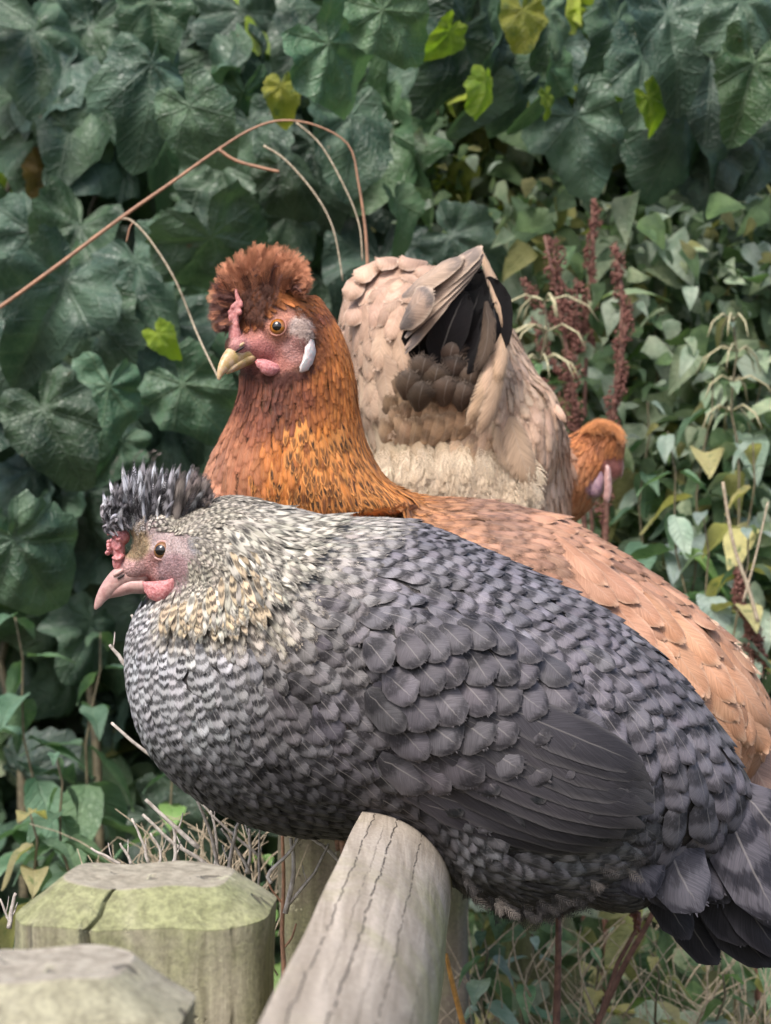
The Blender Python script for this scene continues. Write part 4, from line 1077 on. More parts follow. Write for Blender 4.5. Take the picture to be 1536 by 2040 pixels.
    # gold hackles with black flecks over the lower neck
    gk = style((.64, .255, .075), (.012, .010, .010), (.62, .31, .13), nb=1.7, con=1, edge=.3, spot=1, pt=.4, fray=.15)
    for k in range(330):
        x = rg.uniform(500, 800); y = rg.uniform(880, 1035)
        if (x < 560 and y < 960) or x > np.interp(y, [880, 905, 965, 1010, 1035], [715, 722, 752, 800, 820]) or rg.random() > (y - 850) / 150: continue
        t = (x - 560) / 240; dd = np.array([max(-.1, t * .9 - .1), 1.0]) if x < 740 else np.array([.8, .75]); dd /= np.linalg.norm(dd)
        on_body_feather(pl, bvh, (x - dd[0] * 60, y - dd[1] * 60), (x + rg.normal(0, 3), y), rg.uniform(14, 20) * S2, jitter_style(gk, rg, .15), rg, D2, .0010, .0030, name='feather')
    # broad saddle and wing feathers over the rump
    for (x0, y0, x1, y1, W) in [(1120, 1090, 1200, 1178, 52), (1180, 1130, 1262, 1212, 56), (1230, 1170, 1310, 1255, 58), (1150, 1140, 1222, 1215, 52), (1290, 1200, 1352, 1288, 60), (1330, 1230, 1420, 1330, 66), (1230, 1215, 1300, 1300, 56),
                                (1270, 1260, 1345, 1365, 66), (1330, 1270, 1400, 1390, 70), (1380, 1280, 1450, 1400, 70), (1350, 1350, 1400, 1470, 72), (1400, 1340, 1470, 1470, 76), (1440, 1330, 1520, 1450, 70), (1410, 1400, 1460, 1500, 76), (1460, 1400, 1525, 1500, 72)]:
        on_body_feather(pl, bvh, (x0 - 20, y0 - 20), (x1, y1), W * S2, jitter_style(st['apricot'] if x0 > 1260 else st['tan'], rg, .07), rg, D2, .004, .010, bend=.05, name='saddle_feather', camber=.16)
    loose = style((.62, .44, .32), (.56, .36, .24), nb=1, con=.8, edge=.5, pt=.7)
    for k in range(46):
        t = rg.random(); x = 1395 + 100 * t; y = 1222 + 105 * t**1.3
        free_feather(pl, at(x - 40, y - 14, D2 - .012), at(x - 4, y - 6 + rg.normal(0, 3), D2 - .012), at(x + 26 + rg.normal(0, 7), y + 26 + rg.normal(0, 8), D2 + rg.uniform(-.03, .03)), rg.uniform(9, 17) * S2, jitter_style(loose, rg), rg, face=(.4, -1, .6))
    tl = style((.36, .24, .19), (.22, .15, .13), (.46, .32, .26), nb=1.2, con=.9, edge=.5, pt=.1, fray=.1)
    for a, b, c_, W, dy in [((1440, 1480), (1450, 1560), (1530, 1680), 90, -.01), ((1480, 1470), (1510, 1560), (1600, 1680), 95, -.02), ((1500, 1440), (1550, 1520), (1660, 1640), 95, -.015), ((1470, 1450), (1500, 1550), (1580, 1700), 90, .03)]:
        free_feather(pl, at(*a, D2 + dy), at(*b, D2 + dy), at(*c_, D2 + dy), W * S2, jitter_style(tl, rg, .06), rg, name='tail_feather')
    # crest: upright puff over the crown, dark at the roots
    cen = np.array([520, 610.0]); tan = style((.42, .175, .10), (.50, .215, .12), (.55, .28, .17), nb=.8, con=.9, edge=.25, pt=.2, fray=1.15); drk = style((.13, .06, .05), (.085, .04, .035), (.2, .1, .07), nb=1, con=.7, edge=.1, pt=.3, fray=1.15)
    ctop = [(432, 668), (414, 630), (417, 585), (430, 540), (455, 505), (500, 488), (545, 483), (585, 492), (612, 520), (618, 555), (612, 580)]
    cb = [(476, 630), (474, 618), (476, 600), (482, 590), (494, 584), (510, 578), (530, 574), (550, 572), (570, 574), (588, 578), (598, 584)]
    bag = []
    for k in range(950):
        t = rg.random() * (len(ctop) - 1); i = min(int(t), len(ctop) - 2); f = t - i
        b = np.array(cb[i], float) * (1 - f) + np.array(cb[i + 1]) * f; tp = np.array(ctop[i], float) * (1 - f) + np.array(ctop[i + 1]) * f
        dep = rg.uniform(-1, 1); kk = math.sqrt(max(0, 1 - dep * dep))
        ln = rg.uniform(.35, 1.0) * (.72 + .28 * kk)
        b = b + rg.normal(0, 7, 2) + np.array([0, 8 * (1 - kk)])
        q = b + (tp - b) * ln; mid = (b + q) / 2 + np.array([-6, -12 if i > 2 else -4])
        y0 = DH - .004 + dep * .020; y1 = DH - .004 + dep * (.020 + .022 * ln)
        q = q + rg.normal(0, 3, 2); mid = mid + rg.normal(0, 5, 2)
        isd = (i < 3 and rg.random() < .75) or (ln < .5 and rg.random() < .8)
        barb_feather(bag, at(*b, y0), at(*mid, (y0 + y1) / 2), at(*q, y1), rg.uniform(16, 27) * S2, jitter_style(drk if isd else tan, rg, .12), rg, face=(rg.normal(0, .5), -1, .3), curl=.7, nb=18)
    # dark soft cap between comb and eye
    for k in range(700):
        x = rg.uniform(476, 560); y = rg.uniform(568, 672)
        if (x - 514)**2 / 37**2 + (y - 615)**2 / 50**2 > 1 or (x - 556)**2 + (y - 650)**2 < 33**2: continue
        loc, n = ray(bvh, x, y)
        if loc is None: continue
        e = at(x + rg.normal(3, 5), y - 20 + rg.normal(0, 4), loc.y - .004 - .006 * rg.random())
        barb_feather(bag, loc, (loc + e) / 2 + n * .003, e, 13 * S2, jitter_style(style((.17, .085, .065), (.10, .05, .04), nb=1.5, con=.6, edge=0, pt=.85), rg, .2), rg, face=n + Vector((rg.normal(0, .3), 0, .3)), nb=9)
    for k in range(420):            # pale bristles over the ear
        x, y = 603 + rg.normal(0, 11), 650 + rg.normal(0, 14)
        loc, n = ray(bvh, x, y)
        if loc is None: continue
        e = at(x + 5 + rg.normal(0, 2), y + 2 + rg.normal(0, 3), loc.y - .0015)
        barb_feather(bag, loc, (loc + e) / 2 + n * .001, e, 5 * S2, style((.50, .39, .35), (.34, .25, .22), nb=1, con=.5, edge=0, pt=.9), rg, face=n, nb=6)
    for k in range(520):            # feathering running on to the face, cheek and throat
        a = rg.uniform(-1.1, 2.4); rr = rg.uniform(.86, 1.12); x = 548 + 88 * rr * math.cos(a); y = 678 + 70 * rr * math.sin(a)
        loc, n = ray(bvh, x, y)
        if loc is None: continue
        e = at(x + 12 * math.cos(a) + rg.normal(0, 4), y + 16 + rg.normal(0, 4), loc.y - .0015)
        s = style((.33, .12, .05), (.14, .045, .03), nb=1.4, con=rg.random(), edge=0, pt=.8) if math.cos(a) > .2 and y < 720 else style((.12, .045, .035), (.06, .022, .02), nb=1.4, con=rg.random(), edge=0, pt=.8)
        barb_feather(bag, loc, (loc + e) / 2 + n * .002, e, 9 * S2, s, rg, face=n, nb=8)
    build_barbs(bag, 'down_and_crest', hen)
    pl.build(hen)
    # beak points left, down and towards the camera
    up = [(512, 682, 520, 712, .0075, -.036), (485, 680, 500, 720, .0088, -.040), (462, 684, 480, 727, .0080, -.046), (444, 706, 462, 734, .0058, -.052), (436, 724, 450, 742, .0040, -.056), (432, 742, 442, 751, .0022, -.058), (433, 756, 438, 757, .0006, -.059)]
    mb = MB(); loft(mb, up, D2 - .062, 22, 20)
    beak = link('beak', mb.mesh('beak', M_BEAK_YEL), hen)
    mb = MB(); loft(mb, [(528, 703, 528, 716, .006, -.030), (505, 704, 508, 723, .0078, -.038), (482, 712, 486, 732, .0065, -.044), (462, 726, 466, 741, .0045, -.050), (448, 738, 451, 746, .002, -.054)], D2 - .062, 16, 16)
    lm = link('lower_mandible', mb.mesh('lower_mandible', M_BEAK_YEL), beak); lm.matrix_parent_inverse = Matrix()
    mb = MB(); ball(mb, 476, 690, D2 - .062 - .0527, 14, 4.5, .0022, -32, 9, 12); nf = link('nostril_flap', mb.mesh('nostril_flap', M_BEAK_YEL), beak); nf.matrix_parent_inverse = Matrix()
    mb = MB(); ball(mb, 478, 696, D2 - .062 - .0540, 11, 2.6, .0016, -32, 9, 12); nz = link('nostril', mb.mesh('nostril', M_NOSTRIL), beak); nz.matrix_parent_inverse = Matrix()
    # thin upright comb with a curled spike
    DC = DH - .028
    mb = MB()
    mb.tube([at(472, 700, DC), at(468, 670, DC), at(466, 645, DC), at(467, 622, DC), at(472, 606, DC)], [.0052, .0046, .0036, .0030, .0022], 10)
    mb.tube([at(466, 640, DC), at(461, 625, DC - .001), at(464, 610, DC - .001), at(474, 600, DC - .002)], [.0026, .0020, .0019, .001], 8)
    mb.tube([at(480, 612, DC), at(477, 602, DC - .001), at(472, 590, DC - .001), at(469, 576, DC - .001)], [.0022, .0020, .0017, .0011], 8)
    mb.tube([at(472, 616, DC), at(480, 608, DC - .002), at(482, 600, DC - .002)], [.002, .0018, .001], 8)
    for (x, y, r) in [(459, 632, 5), (457, 622, 4), (470, 648, 6), (463, 612, 5), (478, 622, 5), (458, 640, 3.5), (466, 660, 7)]: ball(mb, x, y, DC - .002, r, r * 1.3, .0022, 0, 7, 9)
    cm = remesh(mb, .0007, 3); cm.materials.clear(); cm.materials.append(M_COMB_PALE); link('comb', cm, hen)
    flap(hen, 'wattle', [(512, 716), (530, 716), (548, 722), (558, 732), (554, 742), (540, 749), (525, 746), (515, 735), (508, 724)], D2 - .062, .0028, M_COMB, .002, dY=-.0445, dYx=.00005)
    flap(hen, 'earlobe', [(618, 676), (626, 680), (629, 700), (624, 722), (612, 738), (600, 742), (597, 732), (604, 712), (608, 692)], D2 - .062, .0026, M_LOBE, .0015, dY=-.047, dYx=.00022)
    loc, n = ray(bvh, 552, 650)
    build_eye(hen, loc, Vector((-.12, -1, .08)), 15.5 * S2, M_IRIS, M_LID_O, .58, .32)
    for dy in (-.02, .03): foot(hen, (rail_x(D2 + dy) + .012, D2 + dy, RAIL_Z), (-1, 0, 0), .04)
brown_hen()

# ------------------------------------------------------------------ pale tan hen seen from behind
D3 = 1.80
S3 = D3 / FPX

def tan_hen():
    rg = np.random.default_rng(21)
    hen = thing('hen', at(900, 1461, D3), 'pale tan hen seen from behind with raised tail, its orange head at the right', 'hen', G_HEN)
    mb = MB()
    body = [(860, 1445, 960, 1445, .03, 0), (790, 1380, 1040, 1380, .07, 0), (750, 1250, 1110, 1250, .10, 0), (725, 1100, 1126, 1100, .115, 0), (705, 980, 1132, 980, .12, 0), (692, 880, 1122, 870, .12, -.01), (684, 780, 1085, 790, .115, -.02),
            (680, 700, 1040, 710, .10, -.035), (684, 630, 1005, 650, .085, -.045), (702, 570, 960, 600, .062, -.05), (735, 535, 890, 560, .045, -.05), (770, 522, 850, 535, .02, -.05)]
    loft(mb, body, D3, 40, 36, 2.2)
    loft(mb, [(1060, 900, 1060, 1080, .05, .05), (1110, 880, 1110, 1060, .045, .06), (1150, 862, 1165, 1020, .036, .06), (1190, 842, 1200, 985, .028, .06), (1225, 850, 1225, 960, .018, .06)], D3, 16, 22)
    ball(mb, 1195, 893, D3 + .06, 47, 52, .027, 20)
    ball(mb, 1222, 925, D3 + .058, 19, 34, .016, 0)
    # wing held along the right flank
    ball(mb, 1030, 900, D3 - .075, 80, 150, .05, 12)
    ball(mb, 850, 800, D3 - .085, 130, 110, .04, 0)
    me = remesh(mb, 0.0026, 5); me.name = 'body'
    paint(me, (0.35, 0.24, 0.16), [(1200, 900, 58, (.40, .15, .06)), (1222, 930, 28, (.45, .17, .14)), (1140, 950, 60, (.40, .16, .07)), (1185, 970, 24, (.40, .22, .24))])
    link('body', me, hen)
    st = {
        'pale': style((.48, .32, .24), (.36, .23, .165), (.62, .46, .36), nb=1.2, con=.8, edge=.7, pt=.15, lift=.042, fray=.22),
        'palel': style((.46, .335, .245), (.37, .25, .18), (.58, .44, .34), nb=1.1, con=.7, edge=.5, pt=.05, lift=.04),
        'brown': style((.25, .17, .11), (.085, .058, .038), (.40, .29, .19), nb=1.5, con=1, edge=.35, pt=.05, lift=.09),
        'brown2': style((.44, .32, .20), (.16, .11, .07), (.50, .37, .25), nb=1.5, con=.9, edge=.3, pt=.05, lift=.08),
        'cream': style((.56, .45, .32), (.46, .34, .22), (.64, .54, .41), nb=1.0, con=.7, edge=.3, pt=.55, lift=.08),
        'white': style((.62, .54, .42), (.52, .42, .30), (.68, .61, .50), nb=1.0, con=.6, edge=.2, pt=.6, lift=.08),
        'hack': style((.58, .42, .30), (.40, .25, .17), (.64, .50, .38), nb=1.2, con=.8, edge=.5, pt=.6, lift=.06),
        'wing': style((.52, .34, .21), (.24, .18, .15), (.58, .43, .31), nb=1.2, con=.8, edge=.5, spot=.4, pt=.15, lift=.07),
        'wingp': style((.56, .39, .29), (.44, .28, .19), (.62, .47, .37), nb=1.3, con=.8, edge=.5, pt=.3, lift=.06),
        'hollow': style((.14, .05, .03), (.09, .03, .02), nb=1, con=.6, edge=0, pt=.6, lift=.07),
        'head': style((.46, .17, .06), (.42, .14, .05), (.50, .23, .10), nb=1, con=.6, edge=.2, pt=.6, lift=.07),
    }
    g = [
        (790, 535, -.5, .6, 70, 40, 'pale'), (720, 580, -.4, .9, 75, 42, 'pale'), (700, 650, -.15, 1, 78, 46, 'pale'), (760, 600, -.25, 1, 78, 46, 'pale'), (720, 720, 0, 1, 80, 50, 'palel'), (700, 800, .1, 1, 80, 46, 'palel'),
        (760, 700, .1, 1, 85, 62, 'palel'), (750, 790, .15, 1, 85, 60, 'palel'), (740, 870, .2, 1, 80, 50, 'cream'), (830, 570, -.5, .6, 66, 42, 'pale'),
        (850, 700, .3, -1, 66, 42, 'brown'), (910, 690, .2, -1, 66, 42, 'brown'), (820, 760, .35, -1, 66, 40, 'brown'), (880, 760, .3, -1, 66, 40, 'brown'), (940, 750, .3, -1, 64, 40, 'brown'), (800, 820, .5, -.9, 64, 38, 'brown2'),
        (860, 820, .3, -1, 64, 38, 'brown2'), (930, 810, .3, -1, 64, 36, 'brown2'), (800, 870, .2, 1, 62, 38, 'cream'), (880, 875, .2, 1, 66, 36, 'cream'), (820, 930, .1, 1, 72, 30, 'white'), (900, 940, .3, 1, 74, 32, 'white'),
        (800, 980, .1, 1, 74, 30, 'white'), (960, 980, .5, 1, 78, 32, 'cream'), (880, 1000, .2, 1, 78, 32, 'white'), (1040, 1000, .35, 1, 80, 32, 'cream'),
        (985, 700, -.15, 1, 80, 22, 'hack'), (1010, 760, -.2, 1, 84, 24, 'hack'), (970, 800, -.35, 1, 80, 26, 'hack'), (990, 850, -.3, 1, 76, 30, 'wing'), (940, 880, -.5, .9, 70, 36, 'wing'), (990, 900, -.3, 1, 72, 42, 'wing'), (1030, 880, -.1, 1, 70, 36, 'wing'),
        (1050, 800, .1, 1, 74, 28, 'wingp'), (1080, 850, .1, 1, 76, 28, 'wingp'), (1100, 920, .05, 1, 80, 28, 'wingp'), (1060, 930, .05, 1, 80, 28, 'wingp'), (1060, 1000, 0, 1, 80, 30, 'cream'), (1110, 1000, .05, 1, 80, 30, 'wingp'),
        (1020, 690, .1, 1, 70, 26, 'wingp'), (1150, 880, -.4, .9, 36, 14, 'head'), (1200, 850, -.8, .3, 34, 14, 'head'), (1150, 960, -.2, 1, 40, 16, 'head'), (1192, 882, -.4, .9, 26, 11, 'hollow'), (1215, 885, -.4, .9, 26, 11, 'head'), (1190, 912, -.4, .9, 30, 12, 'head'), (1170, 880, -.4, .9, 30, 12, 'head'), (1160, 1010, 0, 1, 40, 16, 'head'),
        (900, 1200, .1, 1, 90, 60, 'cream'),
    ]
    pl = Plumage()
    ex = [(1228, 928, 32), (1195, 965, 30)]
    bvh = cover(pl, me, D3, g, st, rg, ex, 0.60)
    blk = style((.008, .007, .008), (.005, .005, .005), (.018, .016, .016), nb=1, con=.6, edge=.3, pt=.1, fray=.08)
    brn = style((.085, .06, .045), (.05, .036, .028), (.15, .11, .08), nb=1, con=.8, edge=.35, pt=.05)
    gry = style((.36, .26, .20), (.15, .125, .115), (.52, .40, .31), nb=1.2, con=1, edge=.8, pt=.1, fray=.12)
    tan = style((.50, .35, .24), (.40, .27, .17), (.60, .46, .34), nb=1.1, con=.8, edge=.6, pt=.15)
    # black fan under the raised tail
    for a, b, c_, W, dy in [((890, 740), (900, 620), (950, 520), 80, -.085), ((910, 740), (950, 620), (975, 535), 80, -.088), ((920, 750), (985, 650), (990, 580), 78, -.09), ((850, 720), (860, 640), (930, 545), 80, -.09), ((830, 720), (835, 650), (900, 575), 80, -.092), ((940, 740), (985, 660), (975, 550), 90, -.10), ((960, 740), (995, 680), (990, 600), 60, -.10),
                            ((900, 750), (960, 690), (978, 610), 70, -.098), ((830, 715), (830, 660), (900, 590), 70, -.097), ((890, 740), (930, 660), (960, 570), 70, -.10), ((870, 735), (890, 650), (930, 580), 70, -.104)]:
        free_feather(pl, at(*a, D3 + dy - .045), at(*b, D3 + dy - .060), at(*c_, D3 + dy - .062), W * S3, jitter_style(blk, rg, .1), rg, name='tail_feather', camber=-.05, face=(rg.normal(0, .15), -1, .1))
    free_feather(pl, at(985, 590, D3 - .16), at(1000, 690, D3 - .168), at(930, 745, D3 - .158), 44 * S3, jitter_style(blk, rg, .1), rg, name='tail_feather', face=(.3, -1, 0))
    free_feather(pl, at(968, 600, D3 - .165), at(985, 680, D3 - .172), at(945, 742, D3 - .162), 30 * S3, jitter_style(brn, rg, .1), rg, name='tail_feather', face=(-.4, -1, 0))
    # under-tail coverts stepping up into the dark
    for (x, y, W, s) in [(890, 665, 50, brn), (900, 695, 62, brn), (845, 722, 58, brn), (908, 722, 58, brn), (940, 742, 50, brn), (870, 740, 58, brn), (815, 752, 50, brn), (890, 765, 56, brn), (840, 775, 54, brn), (925, 775, 50, brn)]:
        free_feather(pl, at(x - 8, y + 46, D3 - .145), at(x - 6, y + 12, D3 - .162), at(x + 6, y - 16, D3 - .158), W * S3, jitter_style(s, rg, .2), rg, name='tail_covert', camber=.22)
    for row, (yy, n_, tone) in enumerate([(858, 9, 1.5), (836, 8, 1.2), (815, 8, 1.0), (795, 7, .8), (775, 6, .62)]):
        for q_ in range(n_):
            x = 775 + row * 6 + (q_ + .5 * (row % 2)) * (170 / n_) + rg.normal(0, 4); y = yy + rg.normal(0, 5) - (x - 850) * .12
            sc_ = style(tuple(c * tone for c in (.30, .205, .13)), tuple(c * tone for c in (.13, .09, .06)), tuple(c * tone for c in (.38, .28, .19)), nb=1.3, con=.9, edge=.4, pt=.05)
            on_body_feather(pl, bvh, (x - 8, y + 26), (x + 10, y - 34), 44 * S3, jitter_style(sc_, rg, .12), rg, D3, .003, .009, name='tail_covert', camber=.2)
    # outer tail feathers seen edge-on, stacked along the left of the fan
    for k, (a, b, c_, W) in enumerate([((806, 704), (835, 650), (905, 585), 26), ((806, 694), (850, 620), (945, 545), 24), ((806, 672), (850, 600), (962, 520), 30), ((812, 640), (870, 565), (966, 505), 40), ((830, 600), (890, 530), (962, 490), 52), ((800, 590), (860, 540), (925, 510), 48)]):
        free_feather(pl, at(*a, D3 - .150 - .002 * k), at(*b, D3 - .168 - .002 * k), at(*c_, D3 - .168 - .002 * k), W * S3, jitter_style(gry, rg, .1), rg, name='tail_feather', face=(-.55, -1, .75), camber=.2)
    free_feather(pl, at(795, 650, D3 - .15), at(815, 610, D3 - .185), at(862, 575, D3 - .185), 62 * S3, jitter_style(gry, rg, .05), rg, name='tail_covert', face=(-.2, -1, .4), camber=.2)
    # pale feathers draped over the right edge of the fan
    for (a, b, c_, W) in [((955, 490), (985, 555), (1000, 640), 20), ((970, 520), (1002, 580), (1004, 660), 18), ((992, 630), (1014, 690), (990, 770), 36), ((985, 660), (995, 730), (955, 815), 34), ((990, 680), (990, 760), (930, 850), 40), ((1000, 690), (1000, 790), (950, 870), 36)]:
        free_feather(pl, at(*a, D3 - .155), at(*b, D3 - .165), at(*c_, D3 - .160), W * S3, jitter_style(tan, rg, .1), rg, name='tail_covert', face=(.5, -1, .3), camber=.2)
    for (a, c_, W) in [((720, 540), (690, 600), 46), ((750, 520), (705, 560), 46), ((790, 515), (745, 525), 44), ((850, 520), (790, 522), 42), ((880, 530), (820, 545), 44), ((730, 590), (690, 650), 46), ((770, 560), (730, 620), 48), ((800, 560), (770, 640), 46),
                       ((1100, 800), (1128, 842), 16)]:
        m = ((a[0] + c_[0]) / 2 - 4, (a[1] + c_[1]) / 2 - 6)
        free_feather(pl, at(*a, D3 - .09), at(*m, D3 - .115), at(*c_, D3 - .108), W * S3, jitter_style(st['pale'], rg, .07), rg, name='tail_covert', face=(-.3, -1, .5), camber=.2)
    # wing tip: broad quill with a dark gap under it
    for (a, b, c_, W, s) in [((1020, 830), (1030, 900), (1066, 972), 62, tan), ((990, 850), (1000, 905), (1055, 965), 40, tan)]:
        free_feather(pl, at(*a, D3 - .130), at(*b, D3 - .140), at(*c_, D3 - .128), W * S3, jitter_style(s, rg, .05), rg, name='wing_feather', face=(.3, -1, .2), camber=.12)
    # soft belly fluff
    bag = []
    for k in range(520):
        x = rg.uniform(760, 1060); y = rg.uniform(880, 1010) + max(0, x - 950) * .2
        loc, n = ray(bvh, x, y)
        if loc is None: continue
        e = at(x + rg.normal(4, 12), y + 62 + rg.normal(0, 8), loc.y - .007)
        barb_feather(bag, loc, (loc + e) / 2 + n * .004, e, 30 * S3, jitter_style(style((.68, .56, .42), (.58, .44, .30), nb=1, con=.6, edge=0, pt=.6), rg, .08), rg, face=n + Vector((rg.normal(0, .2), 0, 0)), nb=14, curl=.5)
    # crest and cheek of the turned-away head
    for k in range(260):
        t = rg.random(); x = 1168 + 62 * t; y = 862 - 18 * math.sin(t * 3.0)
        barb_feather(bag, at(x - 18, y + 8 + rg.normal(0, 5), D3 + .05 + rg.normal(0, .012)), at(x, y - 14, D3 + .04), at(x + 16 + rg.normal(0, 4), y + 6 + rg.normal(0, 6) + 18 * t, D3 + .04 + rg.normal(0, .012)), 19 * S3, jitter_style(style((.52, .22, .085), (.46, .18, .06), nb=1, con=.5, edge=.2, pt=.4), rg), rg, face=(0, -1, .6))
    build_barbs(bag, 'down_and_crest', hen)
    pl.build(hen)
    DHH = D3 + .03
    flap(hen, 'wattle', [(1207, 926), (1215, 930), (1218, 955), (1219, 980), (1213, 1002), (1202, 996), (1203, 972), (1204, 948)], DHH, .0022, M_BEAK_PINK, .001)
    flap(hen, 'earlobe', [(1178, 945), (1195, 935), (1203, 950), (1200, 975), (1188, 990), (1172, 985), (1170, 965)], DHH + .004, .003, mat_plain('lilac_earlobe', (0.36, 0.22, 0.30), 0.5, 0.2, 300, 0.4, 0.1, 0.4, (0.5, 0.33, 0.36)), .002)
    mb = MB(); loft(mb, [(1226, 900, 1224, 935, .010, 0), (1238, 906, 1234, 940, .008, .0), (1243, 925, 1236, 950, .005, .0), (1241, 945, 1236, 955, .002, 0)], DHH + .03, 12, 14)
    link('beak', mb.mesh('beak', M_BEAK_PINK), hen)
    for dy in (-.03, .03): foot(hen, (rail_x(D3 + dy) + .012, D3 + dy, RAIL_Z), (1, 0, 0), .04)
tan_hen()
# ------------------------------------------------------------------ leaves
def tri(x): return np.abs((x % 1.0) - 0.5) * 2

def palm_leaf(rs, n=54, m=8, lobes=0.07, teeth=0.035, nt=17, crumple=0.035, droop=0.25, cup=0.15, quilt=0.022, vfold=0.2):
    """broad heart-shaped leaf, hub at origin, tip towards +Y, about 1 long"""
    th = np.linspace(-np.pi, np.pi, n, endpoint=False)
    a = np.abs(th)
    r = 0.44 + 0.15 * np.cos(th) + 0.19 * np.exp(-(th / 0.42)**2) - 0.24 * np.exp(-((np.pi - a) / 0.25)**2) + 0.09 * np.exp(-((a - 2.3) / 0.45)**2)
    r = r + lobes * np.cos(5 * th) * np.exp(-(a / 2.4)**4) + teeth * (tri(th * nt / (2 * np.pi) + 0.3) - 0.5) + rs.normal(0, 0.010, n)
    p1, p2 = rs.uniform(0, 6.28, 2)
    r = r * (1 + 0.06 * np.sin(th + p1) + 0.04 * np.sin(3 * th + p2))
    k = np.linspace(0, 1, m + 1)[1:]**0.85
    X = np.concatenate([[0], (np.sin(th)[None] * r[None] * k[:, None]).ravel()])
    Y = np.concatenate([[0], (np.cos(th)[None] * r[None] * k[:, None]).ravel()])
    lp = np.stack([X, Y, np.full_like(X, rs.random())], 1)
    R = np.sqrt(X**2 + Y**2); T = np.arctan2(X, Y)
    pp = np.abs(((T / 0.84) + 0.5) % 1.0 - 0.5) * 0.84 * R
    Z = -quilt * np.exp(-(pp / 0.03)**2) * np.clip(R * 4, 0, 1)
    q = rs.uniform(0, 6.28, 8)
    Z = Z + crumple * (np.sin(X * 9 + q[0] + 2 * np.sin(Y * 5 + q[1])) * np.cos(Y * 8 + q[2]) * 0.7 + np.sin(T * 7 + q[3]) * R * 1.4 + 0.3 * np.sin(X * 21 + q[4]) * np.sin(Y * 19 + q[5]))
    Z = Z - droop * (Y.clip(0)**2) * 1.3 - cup * X**2 * 1.6 + rs.normal(0, .12) * X * Y + 0.12 * np.clip(-Y, 0, 1)
    Z = Z + vfold * (np.sqrt(X**2 + .002) - .045)
    e = np.clip(R / (0.5) - 0.75, 0, 1)
    Z = Z - 0.25 * e * (0.4 + 0.6 * np.sin(T * 2 + q[6]))**2 
    V = np.stack([X, Y, Z], 1); F = []
    for j in range(n): F.append((0, 1 + j, 1 + (j + 1) % n))
    for i in range(m - 1):
        for j in range(n):
            a_ = 1 + i * n + j; b_ = 1 + i * n + (j + 1) % n
            F.append((a_, a_ + n, b_ + n, b_))
    return V, F, lp

def ovate_leaf(rs, n=14, wid=0.30, teeth=0.030, nt=11, droop=0.45, fold=0.35, cols=3):
    v = np.linspace(0, 1, n)
    w_ = wid * np.sin(np.pi * v**0.62)**0.85 * (1 - 0.15 * v) + 0.004
    tt = teeth * (tri(v * nt) - 0.3) * np.sin(np.pi * v)**0.5
    us = np.linspace(-1, 1, 2 * cols + 1)
    X = us[None] * (w_[:, None] + tt[:, None] * (np.abs(us[None]) > 0.99)); Y = v[:, None] + 0 * X - 0.04 * np.abs(us[None])
    lp = np.stack([X.ravel(), Y.ravel(), np.full(X.size, rs.random())], 1)
    q = rs.uniform(0, 6.28, 4)
    lat = np.abs(((Y - 0.8 * np.abs(X)) / 0.11 + .5) % 1 - .5)
    Z = fold * np.abs(X) - droop * Y**2 + 0.012 * np.cos(lat * 6.28) + 0.02 * np.sin(Y * 9 + q[0]) + 0.03 * us[None] * np.sin(Y * 6 + q[1]) 
    X2 = X + 0.10 * np.sin(Y * 2.5 + q[2]) * Y
    V = np.stack([X2.ravel(), Y.ravel(), Z.ravel()], 1)
    k = 2 * cols + 1; i = np.arange(n * k).reshape(n, k)
    F = np.stack([i[:-1, :-1].ravel(), i[:-1, 1:].ravel(), i[1:, 1:].ravel(), i[1:, :-1].ravel()], 1).tolist()
    return V, F, lp

rs = np.random.default_rng(77)
M_BIG = mat_leaf('climber_leaf', (0.020, 0.048, 0.034), (0.075, 0.130, 0.088), (0.12, 0.17, 0.12), 0.18, rough=0.42, wax=0.6)
M_BIGL = mat_leaf('climber_leaf_bright', (0.045, 0.105, 0.055), (0.085, 0.155, 0.085), (0.17, 0.23, 0.13), 0.2, rough=0.42)
M_YEL = mat_leaf('yellowing_leaf', (0.22, 0.26, 0.03), (0.34, 0.33, 0.04), (0.40, 0.40, 0.12), 0.4, spot=(0.09, 0.14, 0.04))
M_LIME = mat_leaf('leaf_backlight_tint', (0.11, 0.19, 0.015), (0.23, 0.31, 0.025), (0.30, 0.38, 0.08), 0.5)  # yellow-green imitates light shining through, put into the leaf colour
M_OCHRE = mat_leaf('ochre_leaf', (0.16, 0.11, 0.025), (0.24, 0.17, 0.05), (0.2, 0.16, 0.08), 0.35, spot=(0.08, 0.07, 0.02))
M_NET = mat_leaf('nettle_leaf', (0.065, 0.145, 0.08), (0.16, 0.26, 0.165), (0.17, 0.25, 0.15), 0.25, pinnate=True, rough=0.45, wax=0.5)  # upper tone raised to carry whitish leaf highlights
M_NETL = mat_leaf('nettle_leaf_light', (0.14, 0.27, 0.07), (0.22, 0.34, 0.13), (0.3, 0.4, 0.2), 0.35, pinnate=True, rough=0.45)
M_NETG = mat_leaf('grey_green_leaf', (0.18, 0.27, 0.21), (0.36, 0.44, 0.38), (0.3, 0.38, 0.3), 0.2, pinnate=True, rough=0.4, wax=0.7)  # grey-green, brightened so the colour also carries whitish highlights
M_STRAWLEAF = mat_leaf('straw_leaf', (0.42, 0.38, 0.18), (0.55, 0.50, 0.24), (0.5, 0.45, 0.3), 0.35, pinnate=True, spot=(0.20, 0.24, 0.10))
M_STEM = mat_plain('green_brown_stem', (0.10, 0.085, 0.05), 0.7, 0.3, 120, 0.4)
M_STEMR = mat_plain('red_brown_stem', (0.13, 0.055, 0.04), 0.6, 0.3, 120, 0.4, col2=(0.20, 0.10, 0.07))
